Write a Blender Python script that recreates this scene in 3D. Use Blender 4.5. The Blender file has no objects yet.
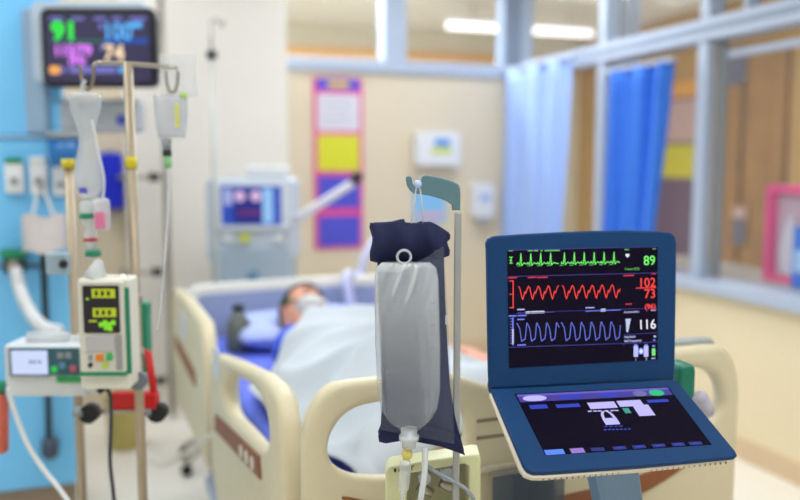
import bpy, bmesh, math, random
import numpy as np
from mathutils import Vector, Matrix
random.seed(7)
C = bpy.context.scene.collection
PI = math.pi
# ------------------------------------------------------------------ camera frame
F = 820.0; CAMZ = 1.4; YAW = math.radians(19.5); PITCH = math.atan(87 / F)
cy, sy = math.cos(YAW), math.sin(YAW); cp, sp = math.cos(PITCH), math.sin(PITCH)

def cam_ray(px, py):
    """ray in the levelled camera frame: right, horizontal forward, up"""
    u = (px - 400) / F; v = (250 - py) / F
    return u, cp + v * sp, -sp + v * cp

def cf(px, py, H):
    """levelled camera frame point at horizontal distance H: (right, H, z)"""
    u, f, w = cam_ray(px, py)
    return u / f * H, H, CAMZ + w / f * H

def to_room(r, f, z):
    return Vector((r * cy + f * sy, f * cy - r * sy, z))

def at(px, py, H=None, X=None, Y=None, Z=None):
    u, f, w = cam_ray(px, py)
    d = Vector((u * cy + f * sy, f * cy - u * sy, w))
    if X is not None: k = X / d.x
    elif Y is not None: k = Y / d.y
    elif Z is not None: k = (Z - CAMZ) / d.z
    else: k = H / f
    return Vector((0, 0, CAMZ)) + d * k

# ------------------------------------------------------------------ materials
def lin(c):
    out = []
    for v in c[:3]:
        v = v / 255.0
        out.append(v / 12.92 if v <= 0.04045 else ((v + 0.055) / 1.055) ** 2.4)
    return (*out, 1.0)

MATS = {}
def mat(name, col, rough=0.5, metal=0.0, emit=0.0, alpha=1.0, noise=0.03, bump=0.0, nscale=30.0, coat=0.0, ecol=None, trans=0.0):
    if name in MATS: return MATS[name]
    m = bpy.data.materials.new(name); m.use_nodes = True
    nt = m.node_tree; b = nt.nodes['Principled BSDF']
    c = lin(col)
    b.inputs['Base Color'].default_value = c
    b.inputs['Roughness'].default_value = rough
    b.inputs['Metallic'].default_value = metal
    b.inputs['Alpha'].default_value = alpha
    if coat: b.inputs['Coat Weight'].default_value = coat
    if trans: b.inputs['Transmission Weight'].default_value = trans
    if emit:
        b.inputs['Emission Color'].default_value = lin(ecol or col)
        b.inputs['Emission Strength'].default_value = emit
    if noise or bump:
        tc = nt.nodes.new('ShaderNodeTexCoord'); n = nt.nodes.new('ShaderNodeTexNoise')
        n.inputs['Scale'].default_value = nscale; n.inputs['Detail'].default_value = 4
        nt.links.new(tc.outputs['Object'], n.inputs['Vector'])
        if noise:
            r = nt.nodes.new('ShaderNodeValToRGB')
            r.color_ramp.elements[0].position = .3; r.color_ramp.elements[1].position = .7
            r.color_ramp.elements[0].color = (*[max(0, x * (1 - noise)) for x in c[:3]], 1)
            r.color_ramp.elements[1].color = (*[min(1, x * (1 + noise)) for x in c[:3]], 1)
            nt.links.new(n.outputs['Fac'], r.inputs['Fac'])
            nt.links.new(r.outputs['Color'], b.inputs['Base Color'])
        if bump:
            bp = nt.nodes.new('ShaderNodeBump'); bp.inputs['Strength'].default_value = bump
            bp.inputs['Distance'].default_value = 0.004
            nt.links.new(n.outputs['Fac'], bp.inputs['Height'])
            nt.links.new(bp.outputs['Normal'], b.inputs['Normal'])
    MATS[name] = m
    return m

def glow(name, col, s=1.0):
    return mat('glow_' + name, (4, 4, 6), .4, emit=s * 1.45, ecol=col, noise=0)

# ------------------------------------------------------------------ mesh builder
class MB:
    def __init__(s): s.bm = bmesh.new(); s.mats = []
    def mi(s, m):
        if m not in s.mats: s.mats.append(m)
        return s.mats.index(m)
    def _set(s, faces, m, smooth):
        i = s.mi(m) if m else 0
        for f in faces: f.material_index = i; f.smooth = smooth
    def box(s, c, size, m=None, bev=0.0, rot=None, seg=2):
        mt = Matrix.Translation(Vector(c))
        if rot: mt = mt @ rot.to_4x4()
        b2 = bmesh.new()
        bmesh.ops.create_cube(b2, size=1, matrix=Matrix.Diagonal((*size, 1)))
        if bev: bmesh.ops.bevel(b2, geom=b2.edges[:], offset=bev, segments=seg, profile=.5, affect='EDGES')
        s.merge(b2, mt, m, smooth=False); return s
    def merge(s, b2, mt, m, smooth):
        b2.verts.index_update(); vs = [s.bm.verts.new(mt @ v.co) for v in b2.verts]
        fs = []
        for f in b2.faces:
            try: fs.append(s.bm.faces.new([vs[v.index] for v in f.verts]))
            except ValueError: pass
        s._set(fs, m, smooth); b2.free()
    def cyl(s, p0, p1, r0, m=None, r1=None, seg=24, cap=True, smooth=True):
        return s.lathe_axis(Vector(p0), Vector(p1), [(0, r0), (1, r0 if r1 is None else r1)], m, seg, cap, smooth)
    def lathe_axis(s, p0, p1, prof, m=None, seg=24, cap=True, smooth=True):
        ax = p1 - p0; L = ax.length; ax.normalize()
        q = ax.to_track_quat('Z', 'Y').to_matrix()
        rings = []
        for t, r in prof:
            rings.append([s.bm.verts.new(p0 + q @ Vector((r * math.cos(a), r * math.sin(a), t * L))) for a in [2 * PI * k / seg for k in range(seg)]])
        fs = []
        for a, b in zip(rings, rings[1:]):
            for k in range(seg): fs.append(s.bm.faces.new([a[k], a[(k + 1) % seg], b[(k + 1) % seg], b[k]]))
        s._set(fs, m, smooth)
        if cap:
            cfs = [s.bm.faces.new(rings[0][::-1]), s.bm.faces.new(rings[-1])]
            s._set(cfs, m, False)
        return s
    def tube(s, pts, r, m=None, seg=10, sub=6, closed=False):
        pts = [Vector(p) for p in pts]
        P = []
        n = len(pts)
        if n > 2 and sub > 1:
            for i in range(n - 1):
                a = pts[max(i - 1, 0)]; b = pts[i]; c = pts[i + 1]; d = pts[min(i + 2, n - 1)]
                for k in range(sub):
                    t = k / sub
                    P.append(.5 * ((2 * b) + (c - a) * t + (2 * a - 5 * b + 4 * c - d) * t * t + (3 * b - a - 3 * c + d) * t ** 3))
            P.append(pts[-1])
        else: P = pts
        rings = []; up = None
        for i, p in enumerate(P):
            tg = (P[min(i + 1, len(P) - 1)] - P[max(i - 1, 0)]).normalized()
            if up is None:
                up = Vector((0, 0, 1)) if abs(tg.z) < .9 else Vector((0, 1, 0))
            sx = tg.cross(up).normalized(); up = sx.cross(tg).normalized()
            rr = r(i / (len(P) - 1)) if callable(r) else r
            rings.append([s.bm.verts.new(p + sx * rr * math.cos(2 * PI * k / seg) + up * rr * math.sin(2 * PI * k / seg)) for k in range(seg)])
        fs = []
        for a, b in zip(rings, rings[1:]):
            for k in range(seg): fs.append(s.bm.faces.new([a[k], a[(k + 1) % seg], b[(k + 1) % seg], b[k]]))
        fs.append(s.bm.faces.new(rings[0][::-1])); fs.append(s.bm.faces.new(rings[-1]))
        s._set(fs, m, True); return s
    def sph(s, c, r, m=None, u=20, v=12, rot=None):
        b2 = bmesh.new(); bmesh.ops.create_uvsphere(b2, u_segments=u, v_segments=v, radius=1)
        sc = r if hasattr(r, '__len__') else (r, r, r)
        mt = Matrix.Translation(Vector(c)) @ (rot.to_4x4() if rot else Matrix()) @ Matrix.Diagonal((*sc, 1))
        s.merge(b2, mt, m, True); return s
    def quad(s, pts, m=None):
        f = s.bm.faces.new([s.bm.verts.new(Vector(p)) for p in pts]); s._set([f], m, False); return s
    def grid(s, fn, nu, nv, m=None, smooth=True):
        V = [[s.bm.verts.new(Vector(fn(i / nu, j / nv))) for j in range(nv + 1)] for i in range(nu + 1)]
        fs = [s.bm.faces.new([V[i][j], V[i + 1][j], V[i + 1][j + 1], V[i][j + 1]]) for i in range(nu) for j in range(nv)]
        s._set(fs, m, smooth); return s
    def prism(s, outline, depth, m=None, bev=0.0, holes=(), axes='xz', off=0.0, mt=None, smooth=False):
        """outline in 2D extruded by depth, centred on the third axis at off; rounded edges"""
        cu = bpy.data.curves.new('tmp', 'CURVE'); cu.dimensions = '2D'; cu.fill_mode = 'BOTH'
        cu.extrude = max(depth / 2 - bev, 0.0001); cu.bevel_depth = bev; cu.bevel_resolution = 2
        cu.offset = -bev
        for o in [outline, *holes]:
            sp_ = cu.splines.new('POLY'); sp_.points.add(len(o) - 1); sp_.use_cyclic_u = True
            for p, q in zip(sp_.points, o): p.co = (q[0], q[1], 0, 1)
        me = to_mesh(cu)
        b2 = bmesh.new(); b2.from_mesh(me); bpy.data.meshes.remove(me)
        if axes == 'xz': A = Matrix(((1, 0, 0, 0), (0, 0, -1, off), (0, 1, 0, 0), (0, 0, 0, 1)))
        elif axes == 'yz': A = Matrix(((0, 0, 1, off), (1, 0, 0, 0), (0, 1, 0, 0), (0, 0, 0, 1)))
        else: A = Matrix(((1, 0, 0, 0), (0, 1, 0, 0), (0, 0, 1, off), (0, 0, 0, 1)))
        bmesh.ops.remove_doubles(b2, verts=b2.verts[:], dist=1e-6)
        s.merge(b2, (mt or Matrix()) @ A, m, smooth); return s
    def text(s, body, size, mt, m, align='LEFT', bold=0.0, xs=1.0):
        cu = bpy.data.curves.new('tmp', 'FONT'); cu.body = body; cu.size = size; cu.align_x = align
        cu.offset = bold; cu.resolution_u = 3
        me = to_mesh(cu); b2 = bmesh.new(); b2.from_mesh(me); bpy.data.meshes.remove(me)
        s.merge(b2, mt @ Matrix.Diagonal((xs, 1, 1, 1)), m, False); return s
    def build(s, name, m=None, parent=None, loc=None, rotz=None, bevel_mod=None, subsurf=0, solid=None, normals=True):
        if m and not s.mats: s.mats = [m]
        if normals: bmesh.ops.recalc_face_normals(s.bm, faces=s.bm.faces[:])
        me = bpy.data.meshes.new(name); s.bm.to_mesh(me); s.bm.free()
        for x in s.mats: me.materials.append(x)
        o = bpy.data.objects.new(name, me); C.objects.link(o)
        if parent: o.parent = parent
        if loc is not None: o.location = loc
        if rotz is not None: o.rotation_euler = (0, 0, rotz)
        if solid:
            md = o.modifiers.new('s', 'SOLIDIFY'); md.thickness = solid; md.offset = 0
        if subsurf:
            md = o.modifiers.new('sub', 'SUBSURF'); md.levels = subsurf; md.render_levels = subsurf
        return o

def to_mesh(cu):
    o = bpy.data.objects.new('tmp', cu); C.objects.link(o)
    dg = bpy.context.evaluated_depsgraph_get(); dg.update()
    me = bpy.data.meshes.new_from_object(o.evaluated_get(dg))
    bpy.data.objects.remove(o); bpy.data.curves.remove(cu)
    return me

def tag(o, label=None, cat=None, group=None, kind=None):
    if label: o['label'] = label
    if cat: o['category'] = cat
    if group: o['group'] = group
    if kind: o['kind'] = kind
    return o

def thing(name, label, cat, loc, rotz=0.0, group=None):
    o = bpy.data.objects.new(name, None); o.empty_display_size = .05; C.objects.link(o)
    o.location = loc; o.rotation_euler = (0, 0, rotz)
    return tag(o, label, cat, group)

def struct(name, mb, m=None, label=None):
    o = mb.build(name, m); o['kind'] = 'structure'
    if label: o['label'] = label
    return o

def copy_tree(o, parent=None):
    c = o.copy(); C.objects.link(c)
    if parent: c.parent = parent
    for ch in list(o.children): copy_tree(ch, c)
    return c

def smoothstep(a, b, x):
    t = min(1, max(0, (x - a) / (b - a))); return t * t * (3 - 2 * t)

def rrect(x0, y0, x1, y1, r, n=6):
    pts = []
    for cx_, cy_, a0 in ((x1 - r, y1 - r, 0), (x0 + r, y1 - r, 90), (x0 + r, y0 + r, 180), (x1 - r, y0 + r, 270)):
        for k in range(n + 1):
            a = math.radians(a0 + 90 * k / n); pts.append((cx_ + r * math.cos(a), cy_ + r * math.sin(a)))
    return pts

def smooth_poly(pts, sub=6):
    P = [Vector((*p, 0)) for p in pts]; n = len(P); out = []
    for i in range(n):
        a, b, c, d = P[i - 1], P[i], P[(i + 1) % n], P[(i + 2) % n]
        for k in range(sub):
            t = k / sub
            q = .5 * ((2 * b) + (c - a) * t + (2 * a - 5 * b + 4 * c - d) * t * t + (3 * b - a - 3 * c + d) * t ** 3)
            out.append((q.x, q.y))
    return out

def cam_thing(name, label, cat, px, py, H, group=None, z=None):
    r, f, zz = cf(px, py, H)
    o = thing(name, label, cat, to_room(r, f, zz if z is None else z), -YAW, group)
    o['_r'] = r; o['_H'] = H; o['_z'] = zz if z is None else z
    return o
def L(o, px, py, dh=0.0):
    """local point of a camera-square thing from a photo pixel at its distance (+dh deeper)"""
    r, f, z = cf(px, py, o['_H'] + dh)
    return Vector((r - o['_r'], dh, z - o['_z']))

# ------------------------------------------------------------------ shared materials
cream = mat('cream_plastic', (228, 216, 182), .4, noise=.015)
creamw = mat('cream_wall', (247, 241, 231), .7, noise=.01, nscale=4)
beigew = mat('beige_wall', (230, 216, 190), .7, noise=.015, nscale=4)
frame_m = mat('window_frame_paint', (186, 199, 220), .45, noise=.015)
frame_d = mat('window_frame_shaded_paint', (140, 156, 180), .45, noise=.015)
steel = mat('brushed_steel', (178, 172, 160), .35, .85, noise=.05, nscale=60)
brass = mat('warm_steel', (182, 166, 142), .4, .35, noise=.05, nscale=60)
white_p = mat('white_plastic', (236, 238, 240), .35, noise=.01)
grey_p = mat('grey_plastic', (150, 156, 162), .45, noise=.02)
dark_p = mat('dark_plastic', (28, 32, 38), .4, noise=.03)
black_r = mat('black_rubber', (18, 18, 22), .6, noise=.05)
blue_pan = mat('blue_panel', (122, 204, 255), .5, noise=.02, nscale=5)
teal = mat('teal_plastic', (96, 132, 142), .45, noise=.02)
navy_dev = mat('navy_housing', (10, 62, 112), .55, noise=.03, nscale=90, bump=.05)
navy_dev.node_tree.nodes['Principled BSDF'].inputs['Specular IOR Level'].default_value = .28
green_p = mat('green_plastic', (24, 140, 100), .45, noise=.03)
red_p = mat('red_plastic', (205, 22, 24), .4, noise=.03)
pink_p = mat('pink_plastic', (255, 78, 150), .4, noise=.03)
clear = mat('clear_plastic', (236, 240, 244), .12, alpha=.30, noise=0)
clear2 = mat('cloudy_plastic', (236, 240, 244), .2, alpha=.62, noise=0)
screen_blk = mat('screen_black', (6, 4, 18), .25, noise=0, emit=.05, ecol=(60, 14, 120))
screen_blk.node_tree.nodes['Principled BSDF'].inputs['Specular IOR Level'].default_value = .12

# ================================================================== ROOM
BY = 5.38; RX = 2.8; LX = -2.3; FY = -1.6; CEIL = 2.85
FARX = 5.3; FARY = 8.6
floor_m = mat('floor_vinyl', (246, 240, 228), .3, noise=.02, nscale=8)
struct('floor', MB().box((1.5, (FY + FARY) / 2, -.05), (FARX - LX + .4, FARY - FY + .2, .1), floor_m))
ceil_m = mat('ceiling_paint', (238, 236, 230), .8, noise=.01)
struct('ceiling', MB().box((1.5, (FY + FARY) / 2, CEIL + .05), (FARX - LX + .4, FARY - FY + .2, .1), ceil_m))
struct('wall_left', MB().box((LX - .05, (FY + BY) / 2, CEIL / 2), (.1, BY - FY, CEIL), creamw))
struct('wall_front', MB().box((.25, FY - .05, CEIL / 2), (RX - LX, .1, CEIL), creamw))
# back wall: low part with transom windows over it
zb0 = at(450, 76, Y=BY).z; zb1 = zb0 + .085
PX0 = at(289, 200, Y=4.72).x
struct('wall_back', MB().box(((PX0 + RX) / 2 - .1, BY + .06, zb0 / 2), (RX - PX0 + .4, .12, zb0), beigew))
struct('wall_pillar', MB().box((PX0 - .45, 4.72 + .4, CEIL / 2), (.9, .8, CEIL), creamw))
struct('wall_back_left', MB().box(((LX + PX0 - .9) / 2, 4.80 + .05, CEIL / 2), (PX0 - .9 - LX, .1, CEIL), beigew))
def frame_bar(mb, a, b, w, d, m):
    pass
# back transom frame (window_1)
w1 = MB()
xs = [at(393, 30, Y=BY).x, at(515, 30, Y=BY).x]
w1.box(((PX0 + RX) / 2, BY + .03, (zb0 + zb1) / 2), (RX - PX0, .14, zb1 - zb0), frame_m, .008)
w1.box(((PX0 + RX) / 2, BY + .03, CEIL - .04), (RX - PX0, .14, .08), frame_m, .008)
for px, w in ((394, 22), (514, 26)):
    x = at(px, 30, Y=BY).x; ww = w / F * 6.0
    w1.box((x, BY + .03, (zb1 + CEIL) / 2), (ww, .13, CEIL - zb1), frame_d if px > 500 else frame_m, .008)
wo = struct('window_1', w1)
glassm = mat('window_glass', (235, 242, 248), .05, alpha=.04, noise=0)
MB().box(((PX0 + RX) / 2, BY + .03, (zb1 + CEIL) / 2), (RX - PX0, .006, CEIL - zb1), glassm).build('window_pane', parent=wo)
# right wall: low wall, sill, glazing
SILL = at(770, 292, X=RX).z
struct('wall_right', MB().box((RX + .06, (FY + BY) / 2, SILL / 2 - .03), (.12, BY - FY, SILL - .06), creamw if False else mat('cream_low_wall', (240, 225, 190), .65, noise=.012, nscale=4)))
struct('trim_1', MB().box((RX + .05, (FY + BY) / 2, SILL - .03), (.2, BY - FY, .06), frame_m, .006))
z0 = at(704, 41, X=RX).z; z1 = at(704, 19, X=RX).z
w2 = MB(); Yc = (FY + BY) / 2; Yl = BY - FY
w2.box((RX + .06, Yc, (z0 + z1) / 2), (.13, Yl, z1 - z0), frame_m, .008)
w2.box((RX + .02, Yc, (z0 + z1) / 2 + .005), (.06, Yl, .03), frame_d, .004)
w2.box((RX + .06, Yc, CEIL - .03), (.12, Yl, .06), frame_m, .008)
posts = [(516, 12), (597, 17), (697, 14)]
for px, w in posts:
    p = at(px, 170, X=RX)
    w2.box((RX + .035, p.y, (SILL + z0) / 2), (.06, .075, z0 - SILL), frame_m, .008)
    w2.box((RX + .06, p.y, (z1 + CEIL) / 2), (.10, .07, CEIL - z1), frame_m, .008)
yn = at(697, 170, X=RX).y
for k in range(1, 5):
    w2.box((RX + .06, yn - k * .98, (SILL + z0) / 2), (.11, .085, z0 - SILL), frame_m, .008)
    w2.box((RX + .06, yn - k * .98 + .45, (z1 + CEIL) / 2), (.08, .04, CEIL - z1), frame_m, .008)
w2.box((RX + .06, at(741, 30, X=RX).y, (z1 + CEIL) / 2), (.08, .03, CEIL - z1), frame_m, .006)
# sliding sash behind the nearest pane
sash = mat('sash_paint', (140, 146, 150), .45, noise=.02)
ys = at(719, 170, X=RX + .08).y
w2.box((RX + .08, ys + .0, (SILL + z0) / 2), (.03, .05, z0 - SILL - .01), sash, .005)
w2.box((RX + .10, ys - 1.6, z0 - .07), (.04, 3.2, .035), frame_m, .005)
wo2 = struct('window_2', w2)
MB().box((RX + .07, Yc, (SILL + CEIL) / 2), (.006, Yl, CEIL - SILL), glassm).build('window_pane', parent=wo2)
base_m = mat('baseboard_paint', (222, 196, 160), .5, noise=.02)
struct('baseboard_right', MB().box((RX - .008, Yc, .05), (.016, Yl, .1), base_m, .004))
struct('baseboard_back', MB().box((1.7, BY - .008, .05), (2.2, .016, .1), base_m, .004))
# rooms behind the glass
tan = mat('corridor_wall_paint', (182, 146, 84), .7, noise=.06, nscale=3)
wood = mat('corridor_wood', (150, 108, 52), .6, noise=.12, nscale=5)
struct('wall_corridor', MB().box((FARX + .05, (FY + FARY) / 2, CEIL / 2), (.1, FARY - FY, CEIL), tan))
struct('wall_far', MB().box((1.5, FARY + .05, CEIL / 2), (FARX - LX, .1, CEIL), mat('far_wall_paint', (230, 224, 200), .7, noise=.02, nscale=3)))
struct('wall_far_left', MB().box((PX0 - .6, (BY + FARY) / 2 + .3, CEIL / 2), (.1, FARY - BY - .6, CEIL), creamw))
struct('trim_2', MB().box((1.5, FARY - .02, 2.53), (FARX - LX, .04, .17), mat('orange_trim', (240, 184, 84), .5, noise=.03)))
cor = MB()
for px, wd in ((757, .35), (735, .28), (778, .16)):
    p = at(px, 150, X=FARX - .03)
    cor.box((FARX - .03, p.y, 1.2), (.06, wd, 2.4), wood, .006)
struct('trim_3', cor)
pc = MB()
for px in (625,):
    p = at(px, 20, X=3.6); pc.box((p.x, p.y, CEIL / 2), (.16, .16, CEIL), mat('grey_post', (110, 116, 128), .5))
struct('trim_4', pc)

# counter behind the right window
ctop = at(782, 279, X=3.2).z
ct = thing('corridor_counter', 'long pale counter beyond the right hand window under the pink bag', 'counter', (3.22, 3.0, 0))
MB().box((0, 0, ctop - .015), (.42, 2.6, .03), mat('counter_top', (190, 184, 176), .4), .005).build('counter_top', parent=ct)
MB().box((0, 0, (ctop - .03) / 2), (.36, 2.5, ctop - .03), wood, .005).build('cabinet_body', parent=ct)

# pink framed bag and blue box on the counter
pA = at(765, 279, X=3.12); pB = at(812, 279, X=3.12); zt = at(766, 184, X=3.12).z
pb = thing('bag', 'bright pink framed bag with pale see-through side behind the right window', 'bag', (3.12, (pA.y + pB.y) / 2, ctop))
w_ = abs(pA.y - pB.y); h_ = zt - ctop
o_ = rrect(-w_ / 2, 0, w_ / 2, h_, .03); i_ = rrect(-w_ / 2 + .045, .03, w_ / 2 - .045, h_ - .045, .02)
MB().prism(o_, .05, pink_p, .006, [i_], axes='yz').build('bag_frame', parent=pb)
MB().box((.03, 0, h_ / 2), (.02, w_ - .08, h_ - .08), mat('bag_film', (214, 190, 204), .4, noise=.05)).build('bag_panel', parent=pb)
MB().prism(smooth_poly([(-.05, .06), (.02, .05), (.05, .14), (.03, .26), (-.02, .33), (-.05, .2)]), .02, mat('pale_sheet', (232, 226, 236), .5), axes='yz', off=-.0).build('folded_sheet', parent=pb)
q = at(797, 278, X=3.03)
bx = thing('box', 'bright blue box standing in front of the pink bag', 'box', (3.03, q.y - .05, ctop))
zz = at(797, 226, X=3.03).z - ctop
MB().box((0, 0, zz / 2), (.05, .13, zz), mat('blue_card', (20, 110, 220), .4), .006).build('carton', parent=bx)
MB().box((-.0265, 0, zz * .45), (.002, .09, zz * .35), mat('pale_blue_print', (170, 210, 245), .4)).build('printed_panel', parent=bx)

# posters beyond the right window
def board(name, label, px0, py0, px1, py1, X, bands, edge):
    a = at(px0, py0, X=X); b = at(px1, py1, X=X)
    o = thing(name, label, 'poster', (X, (a.y + b.y) / 2, b.z))
    W = abs(a.y - b.y); H = a.z - b.z
    MB().box((0, 0, H / 2), (.012, W, H), edge, .003).build('backing', parent=o)
    t = 0
    mb = MB()
    for fr, m in bands:
        z_ = H * (1 - t - fr / 2)
        mb.box((-.008, 0, z_), (.004, W * .86, H * fr * .92), m); t += fr
    mb.build('printed_panels', parent=o)
dk = mat('poster_plum', (104, 84, 104), .6); yl = mat('poster_yellow', (196, 188, 52), .6); or_ = mat('poster_orange', (222, 160, 70), .6)
pk = mat('poster_rose', (188, 160, 156), .6); gy = mat('poster_grey', (92, 94, 116), .6)
board('poster', 'tall plum, rose and yellow chart seen through glass beside the darker blue curtain', 655, 84, 698, 262, FARX - .03, [(.1, or_), (.25, pk), (.2, yl), (.45, dk)], dk)
board('notice', 'small dark slate notice high on the tan wall past the right window post', 722, 50, 746, 84, FARX - .07, [(1, gy)], dk)
board('notice', 'small dark notice halfway up the wood panel beyond the right window', 733, 206, 746, 246, FARX - .07, [(.3, pk), (.7, gy)], wood)

# ceiling lights of the place, plus added unseen ones that brighten dim walls
def ceil_light(x, y, lx, ly, label, power, col=(.90, .96, 1)):
    o = thing('ceiling_light', label, 'ceiling light', (x, y, CEIL - .07), 0, 'ceiling light panels')
    MB().box((0, 0, .045), (lx + .06, ly + .06, .05), white_p, .006).build('light_frame', parent=o)
    MB().box((0, 0, .012), (lx, ly, .016), mat('lamp_diffuser', (255, 255, 255), .5, emit=4, noise=0)).build('diffuser', parent=o)
    ld = bpy.data.lights.new('lamp', 'AREA'); ld.shape = 'RECTANGLE'; ld.size = lx; ld.size_y = ly; ld.energy = power; ld.color = col
    lo = bpy.data.objects.new('lamp', ld); C.objects.link(lo); lo.parent = o; lo.location = (0, 0, -.01)
    return o
PW = 17.5
for (x, y, lab) in ((-.55, 4.15, 'added unseen ceiling light brightening the wall behind the blue panel'), (.2, .4, 'white ceiling light panel nearest the camera on the left'), (2.0, .4, 'white ceiling light panel nearest the camera by the windows'),  # the panel behind the blue column is added to lift the shadowed left wall
                    (.9, 2.6, 'white ceiling light panel above the foot of the bed'), (-1.0, 2.2, 'white ceiling light panel above the drip stands'), (2.0, 4.2, 'white ceiling light panel by the curtains')):
    ceil_light(x, y, 1.2, .6, lab, PW)
ceil_light(1.6, 5.95, 1.2, .5, 'added unseen ceiling light brightening the room behind', 110)  # added out of view to brighten the room behind the transoms
ceil_light(4.1, 4.5, .5, 1.2, 'white ceiling light panel in the corridor beyond the glass', 20)
# tube lamp seen through the transoms
ta = at(448, 27, Y=7.0); tb = at(592, 33, Y=7.0)
tl = thing('tube_lamp', 'long white fluorescent tube lamp glowing behind the high back windows', 'tube lamp', ((ta.x + tb.x) / 2, 7.0, (ta.z + tb.z) / 2))
MB().box((0, 0, .05), (tb.x - ta.x + .06, .12, .03), white_p, .004).build('lamp_housing', parent=tl)
MB().cyl((-(tb.x - ta.x) / 2, 0, 0), ((tb.x - ta.x) / 2, 0, 0), .026, mat('tube_glow', (255, 255, 255), .5, emit=2.6, noise=0)).build('tube', parent=tl)
for sx in (-.5, .5): MB().cyl((sx, 0, .06), (sx, 0, CEIL - tl.location.z), .006, steel).build('hanging_rod', parent=tl)

# ================================================================== WALL FIXTURES
# vertical chart poster
def wall_xz(px, py, Y): p = at(px, py, Y=Y); return p.x, p.z
Yp = BY - .008
x0, zt_ = wall_xz(313, 77, Yp); x1, zb_ = wall_xz(363, 248, Yp)
ps = thing('poster', 'tall pink edged chart with white, yellow and purple panels on the beige wall', 'poster', ((x0 + x1) / 2, Yp - .001, zb_))
W = x1 - x0; Hh = zt_ - zb_
MB().box((0, 0, Hh / 2), (W, .012, Hh), mat('poster_pink', (236, 84, 160), .6, noise=.02), .003).build('poster_backing', parent=ps)
def pf(py): return wall_xz(338, py, Yp)[1] - zb_
viol = mat('poster_violet', (84, 84, 214), .6, noise=.04)
for nm, ya, yb, m in (('title_strip', 79, 90, viol), ('white_panel', 94, 131, mat('poster_white', (222, 220, 232), .6, noise=.03)), ('yellow_panel', 135, 171, mat('poster_lime', (224, 224, 50), .6, noise=.03)),
                      ('upper_violet_panel', 176, 208, viol), ('lower_violet_panel', 216, 246, viol)):
    mb = MB().box((0, -.008, (pf(ya) + pf(yb)) / 2), (W * .86, .004, pf(ya) - pf(yb)), m)
    if nm == 'title_strip': mb.box((0, -.0105, (pf(ya) + pf(yb)) / 2), (W * .42, .003, (pf(ya) - pf(yb)) * .55), mat('poster_gold', (230, 200, 70), .6))
    if nm == 'white_panel':
        for k in range(5): mb.box((-W * .05, -.0105, pf(100 + k * 6)), (W * (.6 - .06 * (k % 3)), .001, .008), mat('poster_text', (190, 190, 210), .6))
    mb.build(nm, parent=ps)

# dispensers
xa, za = wall_xz(411, 132, BY); xb, zb = wall_xz(454, 166, BY)
d1 = thing('towel_dispenser', 'white wall box with blue and yellow label above the drip hook', 'dispenser', ((xa + xb) / 2, BY - .001, zb))
MB().prism(rrect(-(xb - xa) / 2, 0, (xb - xa) / 2, za - zb, .03), .12, white_p, .012, off=-.066).build('casing', parent=d1)
mb = MB(); lab = mat('label_blue', (70, 150, 226), .5); mb.box((.02, -.1275, .16), (.11, .003, .05), lab); mb.box((.015, -.1275, .105), (.14, .003, .04), mat('label_lime', (214, 222, 70), .5)); mb.build('label_sticker', parent=d1)
xa, za = wall_xz(413, 190, BY); xb, zb = wall_xz(445, 222, BY)
d2 = thing('wall_sign', 'pale blue card on the wall directly behind the drip hook', 'sign', ((xa + xb) / 2, BY - .001, zb))
MB().box((0, -.006, (za - zb) / 2), (xb - xa, .012, za - zb), mat('card_blue', (140, 200, 244), .5, noise=.03), .004).build('card', parent=d2)
MB().box((0, -.0135, .05), ((xb - xa) * .8, .003, .04), mat('card_pink', (236, 190, 206), .5)).build('card_band', parent=d2)
xa, za = wall_xz(468, 183, BY); xb, zb = wall_xz(489, 222, BY)
d3 = thing('soap_dispenser', 'narrow white soap dispenser on the wall right of the drip hook', 'dispenser', ((xa + xb) / 2, BY - .001, zb))
MB().prism(rrect(-(xb - xa) / 2, .04, (xb - xa) / 2, za - zb, .03), .1, white_p, .012, off=-.056).build('casing', parent=d3)
MB().box((0, -.05, .03), (.07, .07, .05), mat('dispenser_grey', (190, 200, 222), .4), .01).build('push_lever', parent=d3)
MB().box((0, -.108, .18), (.08, .003, .05), mat('lilac_window', (170, 190, 235), .4)).build('level_window', parent=d3)

# curtains on the right wall
def curtain(label, pxa, pxb, pya, pyb, mcol, folds, X, taper):
    A = at(pxa, pya, X=X); B = at(pxb, pyb, X=X)
    zt = (A.z + B.z) / 2; zb = SILL - .05
    y0_, y1_ = A.y, B.y
    o = thing('curtain', label, 'curtain', (X, (y0_ + y1_) / 2, zb), 0, 'curtains at the inner windows')
    Hh = zt - zb; half = (y0_ - y1_) / 2
    def fn(u, v):
        k = 1 - taper * (1 - v) ** 1.2
        y = half - 2 * half * u * k
        x = .036 * math.sin(u * folds * 2 * PI + .4 * v) + .010 * math.sin(u * folds * 4.6 * PI + 2 * v)
        return (x, y, v * Hh)
    MB().grid(fn, 110, 14, mcol).build('cloth', parent=o, solid=.003)
    MB().box((.0, 0, Hh + .012), (.03, half * 2 + .06, .02), frame_m, .004).build('curtain_rail', parent=o)
curtain('light blue curtain bunched by the back corner of the room', 503, 573, 71, 61, mat('curtain_light', (168, 196, 255), .8, noise=.05, bump=.1), 3.5, RX - .12, .12)
curtain('darker blue curtain between the white window posts', 606, 671, 73, 63, mat('curtain_blue', (58, 124, 232), .8, noise=.08, bump=.1), 3, RX - .09, .22)

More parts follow.
